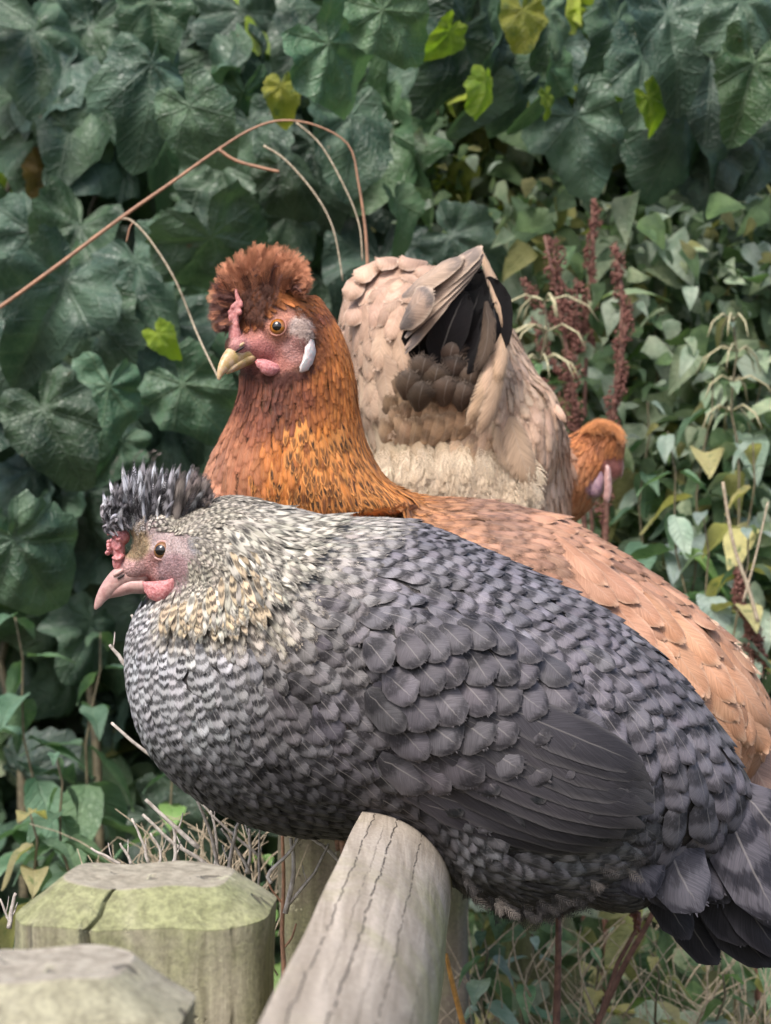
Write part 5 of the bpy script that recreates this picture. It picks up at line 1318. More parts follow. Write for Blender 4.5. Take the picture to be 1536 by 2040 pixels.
M_DRY = mat_plain('dry_straw', (0.36, 0.28, 0.19), 0.75, 0.25, 300, 0.3, col2=(0.50, 0.42, 0.31))
M_TWIG = mat_plain('bleached_twig', (0.40, 0.35, 0.31), 0.8, 0.3, 250, 0.5, col2=(0.55, 0.50, 0.46))
M_REDDRY = mat_plain('rusty_cane', (0.34, 0.19, 0.12), 0.6, 0.3, 160, 0.3, col2=(0.38, 0.20, 0.12))
M_SEED = mat_plain('dock_seed', (0.13, 0.042, 0.036), 0.7, 0.35, 400, 0.5, col2=(0.27, 0.12, 0.09))
M_CATKIN = mat_plain('nettle_catkin', (0.36, 0.33, 0.18), 0.8, 0.3, 400, 0.5, col2=(0.5, 0.46, 0.30))

def leaf_mesh(kind, mat, **k):
    V, F, lp = (palm_leaf if kind == 'palm' else ovate_leaf)(rs, **k)
    return mesh_np('leaf', V, F, {'lp': ('FLOAT_VECTOR', lp)}, mat=mat)
PALM = {m.name: [leaf_mesh('palm', m, lobes=rs.uniform(.0, .055), crumple=rs.uniform(.04, .085), droop=rs.uniform(.1, .9), cup=rs.uniform(-.3, .6), vfold=rs.uniform(-.5, .9)) for _ in range(nv)]
        for m, nv in ((M_BIG, 14), (M_BIGL, 4), (M_YEL, 2), (M_LIME, 3), (M_OCHRE, 2))}
OV = {m.name: [leaf_mesh('ov', m, wid=rs.uniform(.22, .33), droop=rs.uniform(.2, .7), fold=rs.uniform(.1, .5)) for _ in range(nv)]
      for m, nv in ((M_NET, 6), (M_NETL, 4), (M_NETG, 4), (M_STRAWLEAF, 3))}

def put_leaf(parent, me, loc, size, down, tiltx, tilty, name='leaf'):
    """down: picture-plane angle of the tip (0 = straight down, + = towards right), tilts in degrees"""
    o = link(name, me, parent)
    M = Matrix.Rotation(math.radians(down), 4, 'Y') @ Matrix.Rotation(math.radians(tiltx), 4, 'X') @ Matrix.Rotation(math.radians(tilty), 4, 'Z')
    base = Matrix(((1, 0, 0, 0), (0, 0, -1, 0), (0, -1, 0, 0), (0, 0, 0, 1)))     # leaf +Y -> world -Z, leaf +Z -> world -Y (to the camera)
    base = Matrix(((-1, 0, 0, 0), (0, 0, -1, 0), (0, -1, 0, 0), (0, 0, 0, 1)))
    o.matrix_world = Matrix.Translation(Vector(loc)) @ M @ base @ Matrix.Scale(size, 4)
    if parent:
        o.matrix_parent_inverse = Matrix.Identity(4)
        o.matrix_basis = Matrix.Translation(-parent.location) @ (Matrix.Translation(Vector(loc)) @ M @ base @ Matrix.Scale(size, 4))
    return o

def plant(name, root, label, cat, group=None): return thing(name, root, label, cat, group)

# hero leaves: (px, py of the hub, length px, tip angle, tiltx, tilty, depth, material)
B, BL, Y_, LM, OC = 'climber_leaf', 'climber_leaf_bright', 'yellowing_leaf', 'leaf_backlight_tint', 'ochre_leaf'
HERO = [
    (85, 815, 225, 25, 8, 0, 2.15, B), (215, 770, 200, -5, 10, 20, 2.2, BL), (365, 765, 215, 35, 5, -10, 2.18, BL), (420, 470, 290, 20, -35, 5, 2.25, B),
    (130, 560, 260, -25, 15, 10, 2.3, B), (270, 520, 230, 15, 20, -25, 2.35, B), (60, 460, 200, -30, 10, 20, 2.4, B), (30, 1080, 270, 30, -20, 10, 2.1, B),
    (300, 130, 220, 5, 15, 25, 2.2, B), (375, 210, 190, 25, 10, -15, 2.15, B), (650, 85, 270, 40, -25, 15, 2.05, BL), (760, 20, 200, 40, -10, 0, 2.0, BL),
    (700, 230, 230, 5, 25, 35, 2.25, B), (560, 170, 90, 0, 10, 0, 2.12, Y_), (500, 250, 180, 20, 15, 0, 2.4, B), (440, 330, 210, 10, 20, -20, 2.4, B),
    (570, 430, 190, -10, 20, 30, 2.35, B), (90, 250, 240, 0, 20, 10, 2.5, B), (200, 200, 240, -15, 25, -20, 2.55, B), (60, 60, 240, 15, 20, 15, 2.45, B),
    (180, 50, 220, -20, 15, 0, 2.5, B), (300, 10, 180, 10, 5, 10, 2.2, BL), (440, 100, 230, -15, 25, 10, 2.5, B), (100, 340, 130, -10, 15, 20, 2.5, OC),
    (315, 665, 75, 40, 20, 0, 2.1, LM), (480, 20, 200, 20, 20, -20, 2.5, B), (560, 330, 160, 50, 0, 20, 2.3, B), (640, 560, 190, 10, 20, 10, 2.5, B),
    (330, 650, 220, 5, 30, 30, 2.4, B), (200, 640, 220, -10, 10, -30, 2.35, B), (40, 700, 210, -30, 15, 10, 2.4, B), (350, 900, 200, 10, 30, 10, 2.5, B),
    (240, 880, 130, -20, 20, 30, 2.3, BL), (130, 950, 200, 10, 40, 0, 2.6, B), (60, 940, 160, -40, 30, 0, 2.5, B), (600, 60, 160, -10, 30, 10, 2.4, B),
    (900, 470, 175, 60, 10, -10, 2.35, B), (790, 400, 120, 30, 15, 50, 2.3, BL), (660, 430, 170, 5, 20, 40, 2.5, B), (740, 330, 180, 10, 30, -20, 2.5, B),
    (800, 490, 140, 0, 10, 10, 2.5, B), (560, 560, 200, 10, 20, 0, 2.6, B),
]
vine = plant('climbing_vine', at(300, 1200, 2.7), 'large-leaved dark green climber filling the left behind the hens', 'climber')
vine.location.z = 0
mb = MB()
for x0 in (60, 230, 420, 610):
    pts = [Vector((at(x0, 1000, 2.7).x, 2.75, 0))] + [at(x0 + 60 * math.sin(k * 1.3 + x0), 1500 - 180 * k, 2.62 + .05 * math.sin(k)) for k in range(10)]
    mb.tube(pts, [.006, .003], 7)
link('stem', mb.mesh('stem', M_STEM), vine)
top = plant('climbing_vine', at(930, 40, 2.5), 'hanging spray of curled climber leaves at top centre, some yellow or tinted as if backlit', 'climber')
rgt = plant('climbing_vine', at(1400, 50, 2.3), 'dark overhanging climber leaves in the upper right corner', 'climber')
for (x, y, s, d, tx, ty, Y, m) in HERO:
    me = PALM[m][rs.integers(len(PALM[m]))]
    put_leaf(vine, me, at(x, y, Y), s * 0.92 * Y / FPX, -d, -tx + 4, ty)
for k in range(165):
    x = rs.uniform(-60, 780); y = rs.uniform(-80, 1250)
    if y > 650 and x > 450: x = rs.uniform(-60, 400)
    m = rs.choice([B, B, B, B, BL, B, B, B, BL, B], p=[.1] * 10) if rs.random() > .02 else LM
    Y = rs.uniform(2.4, 2.95) + (0.1 if y > 900 else 0)
    put_leaf(vine, PALM[m][rs.integers(len(PALM[m]))], at(x, y, Y), rs.uniform(150, 260) * Y / FPX, rs.normal(0, 40), rs.normal(-15, 28), rs.normal(0, 40))
for k in range(46):
    Y = rs.uniform(2.5, 3.0); put_leaf(vine, PALM[B][rs.integers(len(PALM[B]))], at(rs.uniform(-60, 420), rs.uniform(1150, 1720), Y), rs.uniform(120, 210) * Y / FPX, rs.normal(0, 40), rs.normal(-15, 28), rs.normal(0, 40))
# top centre and top right clusters
HT = [(920, 70, 230, -20, 10, 50, 2.3, B), (985, 90, 210, 5, 15, 60, 2.28, B), (1030, 60, 190, 0, 10, 55, 2.3, B), (1040, 20, 110, 10, 0, 20, 2.2, Y_), (1090, 20, 130, 10, 10, 40, 2.25, B), (968, 160, 92, 5, 5, 48, 2.15, LM),
      (1095, 130, 140, 5, 0, 65, 2.25, BL), (1145, 230, 215, 10, 0, 0, 2.3, B), (895, 60, 95, -20, 10, 50, 2.2, LM), (860, 50, 120, 20, 15, 40, 2.35, B), (1088, 190, 55, 25, 0, 50, 2.2, LM), (1060, 150, 150, -10, 10, 50, 2.4, B), (950, 20, 160, -20, 20, 30, 2.5, B), (830, 110, 160, -15, 20, -20, 2.5, B), (1000, -20, 170, 0, 20, 30, 2.5, B)]
for (x, y, s, d, tx, ty, Y, m) in HT: put_leaf(top, PALM[m][rs.integers(len(PALM[m]))], at(x, y, Y), s * Y / FPX, -d, -tx, ty)
HR = [(1280, 110, 190, 5, 15, 30, 2.3, B), (1330, 30, 210, 15, 20, 10, 2.2, B), (1420, 110, 200, -5, 25, 0, 2.3, B), (1500, 130, 190, -10, 10, 10, 2.15, BL), (1360, 220, 200, -10, 15, 20, 2.35, B), (1400, 290, 190, 5, 20, -20, 2.4, B), (1470, 60, 180, 10, 20, 0, 2.2, BL),
      (1292, 195, 95, 40, -10, 25, 2.22, LM), (1228, 185, 90, -10, 10, 45, 2.4, LM), (1340, 330, 130, -10, 10, 40, 2.45, B), (1450, 240, 170, 0, 25, 10, 2.4, B), (1510, 290, 150, -20, 20, 0, 2.4, B), (1230, 40, 180, 0, 15, 50, 2.35, B), (1540, 30, 200, 0, 15, 10, 2.3, B), (1350, -30, 200, 0, 10, 10, 2.3, B), (1480, 0, 190, 20, 0, 20, 2.15, B), (1410, 350, 80, 30, 10, 30, 2.4, B)]
for (x, y, s, d, tx, ty, Y, m) in HR: put_leaf(rgt, PALM[m][rs.integers(len(PALM[m]))], at(x, y, Y), s * Y / FPX, -d, -tx, ty)
for par, xr, yr, n in ((top, (790, 1180), (-80, 130), 9), (rgt, (1200, 1600), (-80, 300), 40)):
    for k in range(n):
        Y = rs.uniform(2.5, 2.8); m = rs.choice([B, B, B, BL])
        put_leaf(par, PALM[m][rs.integers(len(PALM[m]))], at(rs.uniform(*xr), rs.uniform(*yr), Y), rs.uniform(130, 200) * Y / FPX, rs.normal(0, 25), rs.normal(-20, 20), rs.normal(0, 35))
for par, xs in ((top, (880, 1010, 1120)), (rgt, (1270, 1400, 1510))):
    mb = MB()
    for x0 in xs: mb.tube([at(x0 + 10 * math.sin(k + x0), -120 + 70 * k, 2.48) for k in range(6)], [.004, .002], 6)
    link('stem', mb.mesh('stem', M_STEM), par)

# ------------------------------------------------------------------ undergrowth of small leaves behind everything
def leaf_cloud(name, parent, boxes, n, size, mats, kind='ov', seed=1, **props):
    r = np.random.default_rng(seed)
    for mi, (mat, frac) in enumerate(mats):
        prot = [ovate_leaf(r, n=6, cols=1, wid=r.uniform(.25, .42), teeth=0.0, droop=r.uniform(.1, .7), fold=r.uniform(0, .5)) for _ in range(5)]
        Vs, Fs, Ls = [], [], []; off = 0
        for pi, (V, F, lp) in enumerate(prot):
            c_ = int(n * frac / 5); P = []
            for (x0, x1, y0, y1, Y0, Y1, wgt) in boxes:
                m = int(c_ * wgt); Yd = r.uniform(Y0, Y1, m); px = r.uniform(x0, x1, m); py = r.uniform(y0, y1, m)
                P.append(np.stack([(px - CX) * Yd / FPX, Yd, CAMH - (py - HZ) * Yd / FPX], 1))
            P = np.concatenate(P); m = len(P)
            P = P[P[:, 2] > 0.02]; m = len(P)
            d = nrm(np.stack([r.normal(0, .7, m), r.normal(-.35, .5, m), r.normal(-.45, .6, m)], 1))
            f = nrm(np.stack([r.normal(0, .5, m), r.normal(-.7, .5, m), r.normal(.6, .4, m)], 1))
            s = nrm(np.cross(d, f)); f = np.cross(s, d)
            sc = size * np.exp(r.normal(0, .35, m))
            W = P[:, None, :] + sc[:, None, None] * (V[None, :, 0, None] * s[:, None, :] + V[None, :, 1, None] * d[:, None, :] + V[None, :, 2, None] * f[:, None, :])
            Vs.append(W.reshape(-1, 3)); F = np.array(F)
            Fs.append((F[None] + (np.arange(m) * len(V))[:, None, None] + off).reshape(-1, F.shape[1])); off += m * len(V)
            L = np.repeat(lp[None], m, 0).copy(); L[:, :, 2] = r.random(m)[:, None]; Ls.append(L.reshape(-1, 3))
        me = mesh_np(name, np.concatenate(Vs), np.concatenate(Fs), {'lp': ('FLOAT_VECTOR', np.concatenate(Ls))}, mat=mat)
        o = link(name, me, parent, kind='stuff')
        for k_, v_ in props.items(): o[k_] = v_

M_SM_D = mat_leaf('small_leaf_dark', (0.018, 0.040, 0.022), (0.05, 0.09, 0.05), (0.08, 0.12, 0.07), 0.25, pinnate=True, rough=0.45)  # darker copy for the deep layers, shade of the gaps put into colour
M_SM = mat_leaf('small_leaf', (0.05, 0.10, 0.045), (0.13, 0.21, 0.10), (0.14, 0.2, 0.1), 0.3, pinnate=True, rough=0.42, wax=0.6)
M_SM_P = mat_leaf('small_leaf_pale', (0.18, 0.26, 0.18), (0.40, 0.46, 0.36), (0.3, 0.36, 0.24), 0.3, pinnate=True, rough=0.38, wax=0.8)  # pale copy, puts leaf highlights into the colour
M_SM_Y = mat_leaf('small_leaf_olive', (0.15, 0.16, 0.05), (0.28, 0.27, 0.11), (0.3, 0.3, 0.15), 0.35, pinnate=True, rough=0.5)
hedge = thing('hedge', (0, 3.6, 0), 'dense mixed hedge of small leaves closing the view behind everything', 'hedge')
# added dark wall behind the leaves, blocks the sky and fills the gaps
def sky_block_backing():
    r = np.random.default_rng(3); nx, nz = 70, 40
    N = NT('dark_backing'); n = N.noise(geo_pos(N), 9, 5, 0.7).outputs['Fac']
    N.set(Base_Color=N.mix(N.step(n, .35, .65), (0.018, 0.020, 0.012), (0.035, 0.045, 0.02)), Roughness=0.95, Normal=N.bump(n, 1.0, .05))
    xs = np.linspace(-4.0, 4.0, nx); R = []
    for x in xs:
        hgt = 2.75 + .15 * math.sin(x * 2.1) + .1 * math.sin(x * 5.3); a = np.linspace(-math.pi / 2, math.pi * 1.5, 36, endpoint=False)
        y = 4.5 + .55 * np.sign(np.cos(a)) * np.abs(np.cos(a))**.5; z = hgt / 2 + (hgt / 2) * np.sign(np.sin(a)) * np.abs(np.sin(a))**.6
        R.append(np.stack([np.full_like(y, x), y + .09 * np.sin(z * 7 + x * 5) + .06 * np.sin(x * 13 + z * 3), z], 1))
    m = MB(); m.rings(R); link('sky_block_backing', m.mesh('sky_block_backing', N.m), hedge)
sky_block_backing()
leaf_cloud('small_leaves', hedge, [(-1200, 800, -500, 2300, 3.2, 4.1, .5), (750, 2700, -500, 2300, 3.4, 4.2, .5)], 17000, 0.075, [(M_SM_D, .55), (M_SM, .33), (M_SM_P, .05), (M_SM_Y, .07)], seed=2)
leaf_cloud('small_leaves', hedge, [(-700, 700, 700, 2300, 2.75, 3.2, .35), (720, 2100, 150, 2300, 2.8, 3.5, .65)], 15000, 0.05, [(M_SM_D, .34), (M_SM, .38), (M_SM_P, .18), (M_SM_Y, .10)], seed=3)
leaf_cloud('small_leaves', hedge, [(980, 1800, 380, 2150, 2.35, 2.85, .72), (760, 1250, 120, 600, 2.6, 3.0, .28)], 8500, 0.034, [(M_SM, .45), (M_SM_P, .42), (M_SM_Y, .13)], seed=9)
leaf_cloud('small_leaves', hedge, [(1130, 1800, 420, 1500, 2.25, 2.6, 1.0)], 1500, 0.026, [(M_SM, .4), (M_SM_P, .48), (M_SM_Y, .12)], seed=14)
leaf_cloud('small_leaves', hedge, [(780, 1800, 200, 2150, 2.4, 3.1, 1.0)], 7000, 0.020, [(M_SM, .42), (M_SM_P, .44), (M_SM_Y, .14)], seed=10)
M_SM_B = mat_leaf('small_leaf_glow_tint', (0.30, 0.38, 0.04), (0.48, 0.52, 0.12), (0.5, 0.55, 0.2), 0.45, pinnate=True)  # bright patches of light at top centre, painted as leaf colour
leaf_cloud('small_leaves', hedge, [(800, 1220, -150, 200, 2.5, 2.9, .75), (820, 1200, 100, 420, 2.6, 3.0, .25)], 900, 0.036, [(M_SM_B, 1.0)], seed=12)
mb = MB(); r = np.random.default_rng(4)
for k in range(170):
    x = r.uniform(700, 1700) if k % 10 else r.uniform(-100, 700); Y = r.uniform(2.7, 3.5); y0 = r.uniform(150, 1200); L = r.uniform(300, 900); dx = r.normal(0, 90)
    P = [at(x + dx * t + 18 * math.sin(4 * t + k), y0 + L * (1 - t), Y) for t in np.linspace(0, 1, 6)]
    if P[0].z > 0: mb.tube(P, [r.uniform(.0015, .004), .001], 5)
link('stems', mb.mesh('stems', M_DRY), hedge, kind='stuff')

# ------------------------------------------------------------------ nettles and other herbs, each a plant of its own
def herb(label, x0, ytop, Y, n_nodes, spacing, size, mats, cat='plant', lean=0.0, group='nettles growing under the hedge', name='nettle_plant', stem_mat=None, catkin=0, ybot=None):
    base = at(x0, ytop, Y); base = Vector((base.x, Y, 0.0))
    h = thing(name, base, label, cat, group)
    P = [at(x0 + lean * k * spacing, ytop + k * spacing, Y) for k in range(n_nodes)]
    P = [Vector((p.x + .004 * math.sin(i * 1.7), p.y, p.z)) for i, p in enumerate(P)]
    low = P[-1]; full = P + [Vector((low.x, low.y, low.z * .5)), Vector((low.x, low.y, -.02))]
    mb = MB(); mb.tube(full, [.0010, .0018], 6); link('stem', mb.mesh('stem', stem_mat or M_STEM), h)
    for i, p in enumerate(P):
        f = min(1.0, .35 + .16 * i)
        for s in (0, 1):
            az = i * 90 + s * 180 + rs.normal(0, 20)
            m = mats[rs.integers(len(mats))]
            me = OV[m.name][rs.integers(len(OV[m.name]))]
            o = link('leaf', me, h)
            o.matrix_parent_inverse = Matrix.Identity(4)
            M = Matrix.Translation(p - h.location) @ Matrix.Rotation(math.radians(az), 4, 'Z') @ Matrix.Rotation(math.radians(rs.normal(-18, 18)), 4, 'X') @ Matrix.Translation((0, .006, 0)) @ Matrix.Scale(size * f * rs.uniform(.8, 1.2) * Y / FPX, 4)
            o.matrix_basis = M
    if catkin:
        mb = MB()
        for i in range(min(4, n_nodes - 1)):
            p = P[i + 0]
            for j in range(catkin):
                a = rs.uniform(0, 6.28); L = rs.uniform(.02, .045)
                d = Vector((math.cos(a), math.sin(a), 0))
                mb.tube([p, p + d * L * .5 + Vector((0, 0, .006)), p + d * L + Vector((0, 0, -.004)), p + d * L * 1.25 + Vector((0, 0, -.02))], [.0007, .0013, .0011, .0004], 5)
        link('catkin_cluster', mb.mesh('catkin_cluster', M_CATKIN), h, kind='stuff')
    return h
N1, N2, N3, N4 = M_NET, M_NETL, M_NETG, M_STRAWLEAF
HERBS = [
    ('nettle with bright green leaves right of the dock seed heads', 1290, 590, 2.45, 8, 90, 130, [N1, N2], .12),
    ('tall nettle with pale grey-green upright top leaves at the right', 1440, 600, 2.35, 9, 80, 125, [N3, N1], .05),
    ('nettle with yellow blotched leaves beside the orange hen head', 1420, 730, 2.25, 8, 85, 125, [N4, N1, N3], -.1),
    ('grey-green nettle leaning in from the right edge at mid height', 1520, 690, 2.3, 9, 85, 120, [N3, N1], -.15),
    ('nettle with straw coloured leaves by the right edge', 1500, 880, 2.15, 6, 85, 130, [N4, N3], -.05),
    ('low nettle just right of the turned-away orange head', 1330, 860, 2.2, 7, 80, 115, [N1, N2, N3], .1),
    ('green nettle in the gap above the orange-brown hen back', 1400, 1020, 2.15, 5, 80, 120, [N1, N3, N2], .05),
    ('sparse nettle behind the dock stalks', 1120, 620, 2.7, 6, 90, 120, [N1, N2], .02),
    ('small nettle with yellow-green tip near the tan hen tail', 1130, 380, 2.8, 7, 75, 100, [N2, N1], .02),
    ('shaded nettle low at the left below the climber', 110, 1500, 2.0, 5, 60, 110, [N1], .1),
    ('small pale-tipped nettle beside the mossy post', 60, 1620, 1.9, 4, 55, 130, [N1, N4], .1),
    ('shaded nettle left of the grey hen breast', 200, 1260, 2.3, 7, 75, 130, [N1], -.1),
    ('nettle in deep shade at the far left edge', 30, 1230, 2.3, 8, 80, 125, [N1], .1),
    ('nettle with drooping leaves between breast and post', 330, 1480, 2.2, 5, 60, 90, [N1, N2], .1),
    ('small green nettle behind the rail and grey post', 520, 1700, 2.0, 5, 55, 90, [N2, N1], .1),
    ('green herb right of the rail under the hen belly', 960, 1850, 1.8, 5, 50, 95, [N1, N3], .05),
    ('yellow-leaved herb below the grey hen tail', 1300, 1900, 1.8, 5, 45, 90, [N4, N2], .1),
    ('herb with pale leaves at the lower right corner', 1440, 1940, 1.75, 4, 45, 95, [N2, N3], -.1),
    ('tangle-stemmed herb with olive leaves under the tail', 1180, 1880, 1.95, 6, 45, 90, [N1, N4], .1),
    ('grey-leaved herb beside the slanted stake', 1060, 1860, 1.9, 5, 50, 90, [N3, N1], -.1),
    ('tall nettle top rising between the dock seed and the dark leaves', 1370, 470, 2.5, 9, 75, 95, [N3, N2], .05),
    ('pale nettle shoot touching the right edge just under the hanging leaves', 1510, 480, 2.45, 8, 80, 100, [N3, N1], -.05),
    ('nettle whose grey leaves overlap the base of the right dock spike', 1290, 800, 2.3, 7, 70, 105, [N3, N1], -.05),
    ('nettle filling the corner between orange-brown hen back and right edge', 1490, 1050, 2.1, 5, 75, 110, [N3, N1, N4], -.1),
]
for (lab, x, y, Y, n, sp, sz, ms, ln) in HERBS: herb(lab, x, y, Y, n, sp, sz * 1.3, ms, lean=ln)
herb('nettle going to seed with pale yellow catkins beside the tan hen', 1085, 600, 2.15, 7, 60, 60, [N1], lean=-.05, catkin=7)
herb('nettle with catkins standing at the far right above the hens', 1460, 640, 2.2, 6, 60, 60, [N3], lean=.02, catkin=5)

# ------------------------------------------------------------------ dock stalks with rust-coloured seed
def dock(label, path, Y, clusters, r0=.004, seeds=1500):
    """path: stem in photo px from the top down; clusters: (x0,y0,x1,y1,radius px) spikes of seed"""
    b = at(path[-1][0], path[-1][1], Y)
    h = thing('dock_plant', Vector((b.x, Y, 0)), label, 'dock plant', 'dock stalks in seed')
    P = [at(x, y, Y) for x, y in path]; low = P[-1]
    mb = MB(); mb.tube(P + [Vector((low.x, Y, max(low.z - .3, -.01))), Vector((low.x, Y, -.02))], [r0 * .5, r0], 7)
    for (x0, y0, x1, y1, rr) in clusters: mb.tube([at(x0, y0, Y), at((x0 + x1) / 2 + 4, (y0 + y1) / 2, Y), at(x1, y1, Y)], [.0012, .002], 5)
    link('stem', mb.mesh('stem', M_STEMR), h)
    r = np.random.default_rng(len(label)); oc = np.array([(0, 0, 1.0), (.8, 0, 0), (0, .5, 0), (-.8, 0, 0), (0, -.5, 0), (0, 0, -1.0)])
    of = np.array([(0, 1, 2), (0, 2, 3), (0, 3, 4), (0, 4, 1), (5, 2, 1), (5, 3, 2), (5, 4, 3), (5, 1, 4)])
    Vs, Fs, n = [], [], 0; tot = sum(math.hypot(c[2] - c[0], c[3] - c[1]) * c[4] for c in clusters)
    for (x0, y0, x1, y1, rr) in clusters:
        L = math.hypot(x1 - x0, y1 - y0)
        for k in range(int(seeds * L * rr / tot)):
            t = r.random(); lump = .45 + .55 * abs(math.sin(t * L / 26)); q = rr * lump * math.sqrt(r.random()) * (.45 + .55 * math.sin(math.pi * min(1, t * .8 + .2))); a = r.uniform(0, 6.28)
            p = np.array(at(x0 + (x1 - x0) * t + q * math.cos(a) + 6 * math.sin(t * 9), y0 + (y1 - y0) * t + r.normal(0, 4), Y)) + np.array([0, q * math.sin(a) * Y / FPX, 0])
            Q = np.linalg.qr(r.normal(size=(3, 3)))[0]
            Vs.append(oc @ Q * r.uniform(.0014, .0028) + p); Fs.append(of + n); n += 6
    link('seed_cluster', mesh_np('seed_cluster', np.concatenate(Vs), np.concatenate(Fs), mat=M_SEED, smooth=False), h, kind='stuff')
dock('dock stalk with thick clustered rusty seed just right of the tan tail', [(1085, 470), (1105, 560), (1130, 700), (1150, 860), (1165, 1060)], 2.25,
     [(1095, 475, 1125, 620, 26), (1110, 600, 1150, 700, 34), (1150, 560, 1140, 690, 22), (1040, 560, 1100, 640, 18), (1130, 700, 1150, 860, 26), (1060, 640, 1120, 760, 16), (1080, 760, 1140, 860, 22)], .004, 2100)
dock('tall slender dock stalk with narrow rusty seed spike', [(1180, 395), (1180, 500), (1170, 640), (1165, 800), (1180, 1060)], 2.3, [(1182, 400, 1176, 600, 15), (1180, 600, 1175, 700, 11), (1160, 600, 1176, 700, 14)], .003, 750)
dock('right-hand dock stalk with dark red seed spike', [(1225, 485), (1240, 600), (1235, 740), (1215, 860), (1205, 1080)], 2.22, [(1222, 490, 1248, 640, 17), (1245, 620, 1232, 770, 19), (1232, 740, 1215, 880, 21), (1215, 850, 1190, 900, 18), (1205, 960, 1200, 1070, 16)], .004, 1400)
dock('dock stalk with seed at the right edge above the orange-brown hen', [(1470, 1130), (1485, 1230), (1500, 1330), (1510, 1480)], 2.1, [(1466, 1135, 1490, 1260, 18), (1490, 1240, 1520, 1330, 24)], .004, 1000)
dock('dock seed spike on an oblique brown stem under the tail', [(1262, 1760), (1268, 1850), (1230, 1920), (1190, 2040)], 1.7, [(1262, 1755, 1266, 1850, 14)], .0028, 380)
dock('thick upright bare red-brown dock stem below the grey hen', [(1112, 1790), (1112, 1900), (1108, 2050)], 1.62, [(1110, 1800, 1112, 1822, 6)], .0042, 40)

# ------------------------------------------------------------------ grasses, canes and dead twigs
def stem_thing(name, label, cat, paths, mat, Y, group=None, extra=None):
    b = at(paths[0][0][0][0], paths[0][0][0][1], Y)
    h = thing(name, b, label, cat, group)
    for i, (pts, rad) in enumerate(paths):
        P = crom([[p[0], p[1], (p[2] if len(p) > 2 else 0.0)] for p in pts], max(8, 4 * len(pts)))
        mb = MB(); mb.tube([at(x, y, Y + d) for x, y, d in P], rad, 7)
        link('stem' if i == 0 else 'side_shoot', mb.mesh('stem', mat if not isinstance(mat, list) else mat[min(i, len(mat) - 1)]), h)
    return h
stem_thing('arching_cane', 'thin orange-brown arching cane crossing above the brown hen', 'dry cane',
           [([(-60, 650), (0, 612), (120, 525), (240, 435), (340, 365), (432, 300), (500, 258), (560, 240), (630, 250), (695, 290), (715, 370), (728, 460), (733, 545)], [.0019, .0018, .0011, .0009, .0017]),
            ([(436, 298), (470, 320), (520, 334), (556, 342)], [.0016, .0014]),
            ([(240, 436), (262, 440), (300, 480), (350, 560), (395, 670), (436, 755, -.1)], [.0013, .0010, .0008]),
            ([(590, 244), (640, 290), (690, 380), (716, 450), (722, 520)], [.0009, .0007]),
            ([(525, 290), (570, 320), (630, 390), (665, 460), (683, 560)], [.0011, .0007]),
            ([(266, 442), (258, 455), (252, 482)], [.0009, .0006])], [M_REDDRY, M_REDDRY, M_DRY, M_DRY, M_DRY, M_REDDRY], 1.9)
stem_thing('orange_cane', 'short orange cane right of the rail at the bottom', 'dry cane', [([(888, 1900), (905, 1975), (930, 2070)], [.0016, .0024])], mat_plain('orange_cane', (0.45, 0.22, 0.05), 0.5, 0.2), 1.55)
stem_thing('oblique_stem', 'pale forked stalk crossing the nettles at the right edge', 'dry stalk', [([(1440, 960), (1460, 1080), (1490, 1170), (1510, 1240)], [.0016, .0022]), ([(1530, 1000), (1505, 1110), (1480, 1200)], [.0010, .0012])], M_DRY, 2.0)
stem_thing('oblique_stem', 'dark brown stalk slanting up from the bottom below the tail', 'dry stalk', [([(1320, 1770), (1290, 1840), (1240, 1930), (1180, 2060)], [.0018, .0030])], M_STEMR, 1.75)
stem_thing('reddish_stem', 'reddish upright stem left of the grey post', 'dry stalk', [([(562, 1655), (565, 1760), (562, 1860), (566, 1950), (560, 2060)], [.0012, .0020]), ([(563, 1800), (540, 1770), (532, 1740)], [.0009, .0006]), ([(563, 1890), (580, 1870), (590, 1840)], [.001, .0006])], M_REDDRY, 1.5)
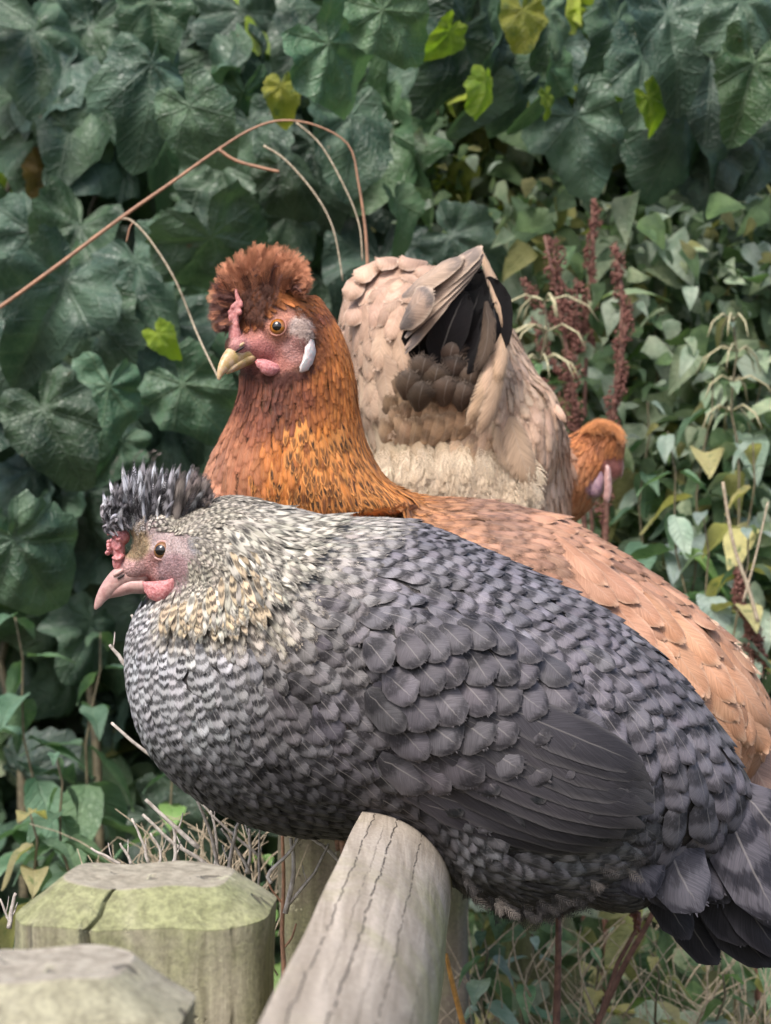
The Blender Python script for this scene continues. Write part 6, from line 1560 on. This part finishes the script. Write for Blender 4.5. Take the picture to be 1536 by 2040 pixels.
TW = [[(222, 1440), (280, 1490), (345, 1535), (420, 1570)], [(180, 1690), (205, 1703), (240, 1722)], [(238, 1680), (252, 1700), (262, 1722)], [(262, 1630), (285, 1680), (296, 1722)], [(284, 1622), (340, 1675), (400, 1715), (460, 1760)],
      [(290, 1592), (340, 1640), (395, 1690)], [(372, 1560), (400, 1610), (425, 1680), (440, 1760)], [(400, 1600), (450, 1650), (515, 1706)], [(655, 1682), (625, 1740), (572, 1806)], [(620, 1670), (650, 1690), (680, 1720)], [(600, 1665), (575, 1700), (535, 1740), (540, 1760)],
      [(475, 1640), (462, 1690), (455, 1740)], [(420, 1610), (432, 1680), (428, 1730)], [(218, 1285), (235, 1305), (255, 1330)], [(262, 1225), (272, 1240), (285, 1250)], [(345, 1640), (350, 1690), (345, 1725)], [(518, 1650), (516, 1720), (515, 1800)], [(495, 1650), (500, 1700), (490, 1740)],
      [(30, 1780), (24, 1810), (18, 1850)], [(0, 1790), (12, 1820), (20, 1840)], [(640, 1880), (600, 1940), (560, 2030), (530, 2090)], [(440, 1650), (470, 1690), (500, 1740)], [(300, 1660), (320, 1700), (310, 1740)], [(580, 1670), (585, 1740), (568, 1820)]]
tw = thing('dead_twig_bush', at(420, 1760, 1.45), 'bleached leafless twigs sticking up behind the mossy post', 'dead shrub')
for i, t in enumerate(TW):
    d = 1.32 + .14 * ((i * 7) % 5) / 4 if i != 20 else 1.3
    if t[0][1] < 1500: d = 1.42
    P = crom(t, 9); w_ = rs.uniform(.0010, .0019) if i not in (0, 4, 13) else .0018
    mb = MB(); mb.tube([at(x + rs.normal(0, .6), y + rs.normal(0, .6), d) for x, y in P], [w_ * .6, w_], 6)
    for q in range(1):
        j = rs.integers(2, 7); x, y = P[j]; a = rs.uniform(-1, 1)
        mb.tube([at(x, y, d), at(x + 12 * a, y - 16, d), at(x + 20 * a, y - 34, d + .01)], [w_ * .4, w_ * .2], 5)
    link('twig', mb.mesh('twig', M_TWIG), tw)

# pale dead grass in tangles at the foot of the hedge
gt = thing('dry_grass', at(1250, 2000, 2.0), 'tangled pale dead grass under the nettles at the lower right', 'dry grass')
gt['kind'] = 'stuff'
mb = MB(); r = np.random.default_rng(31)
for k in range(330):
    x = r.uniform(880, 1600) if k % 5 else r.uniform(250, 560); Y = r.uniform(1.75, 2.3) if k % 5 else r.uniform(1.55, 1.9); y0 = r.uniform(1760, 2000) if k % 5 else r.uniform(1590, 1700); L = r.uniform(120, 340); dx = r.normal(0, 110); bend = r.normal(0, 60)
    mb.tube([at(x + dx * t + bend * t * (1 - t) * 2, y0 + L * (1 - t) + 60 * max(0, t - .7), Y) for t in np.linspace(0, 1, 6)], [r.uniform(.0006, .0014), .0003], 4)
link('grass_stems', mb.mesh('grass_stems', M_DRY), gt, kind='stuff')
leaf_cloud('small_leaves', hedge, [(880, 1650, 1780, 2150, 1.95, 2.35, 1.0)], 420, 0.030, [(M_SM, .4), (M_SM_P, .35), (M_SM_Y, .25)], seed=19)
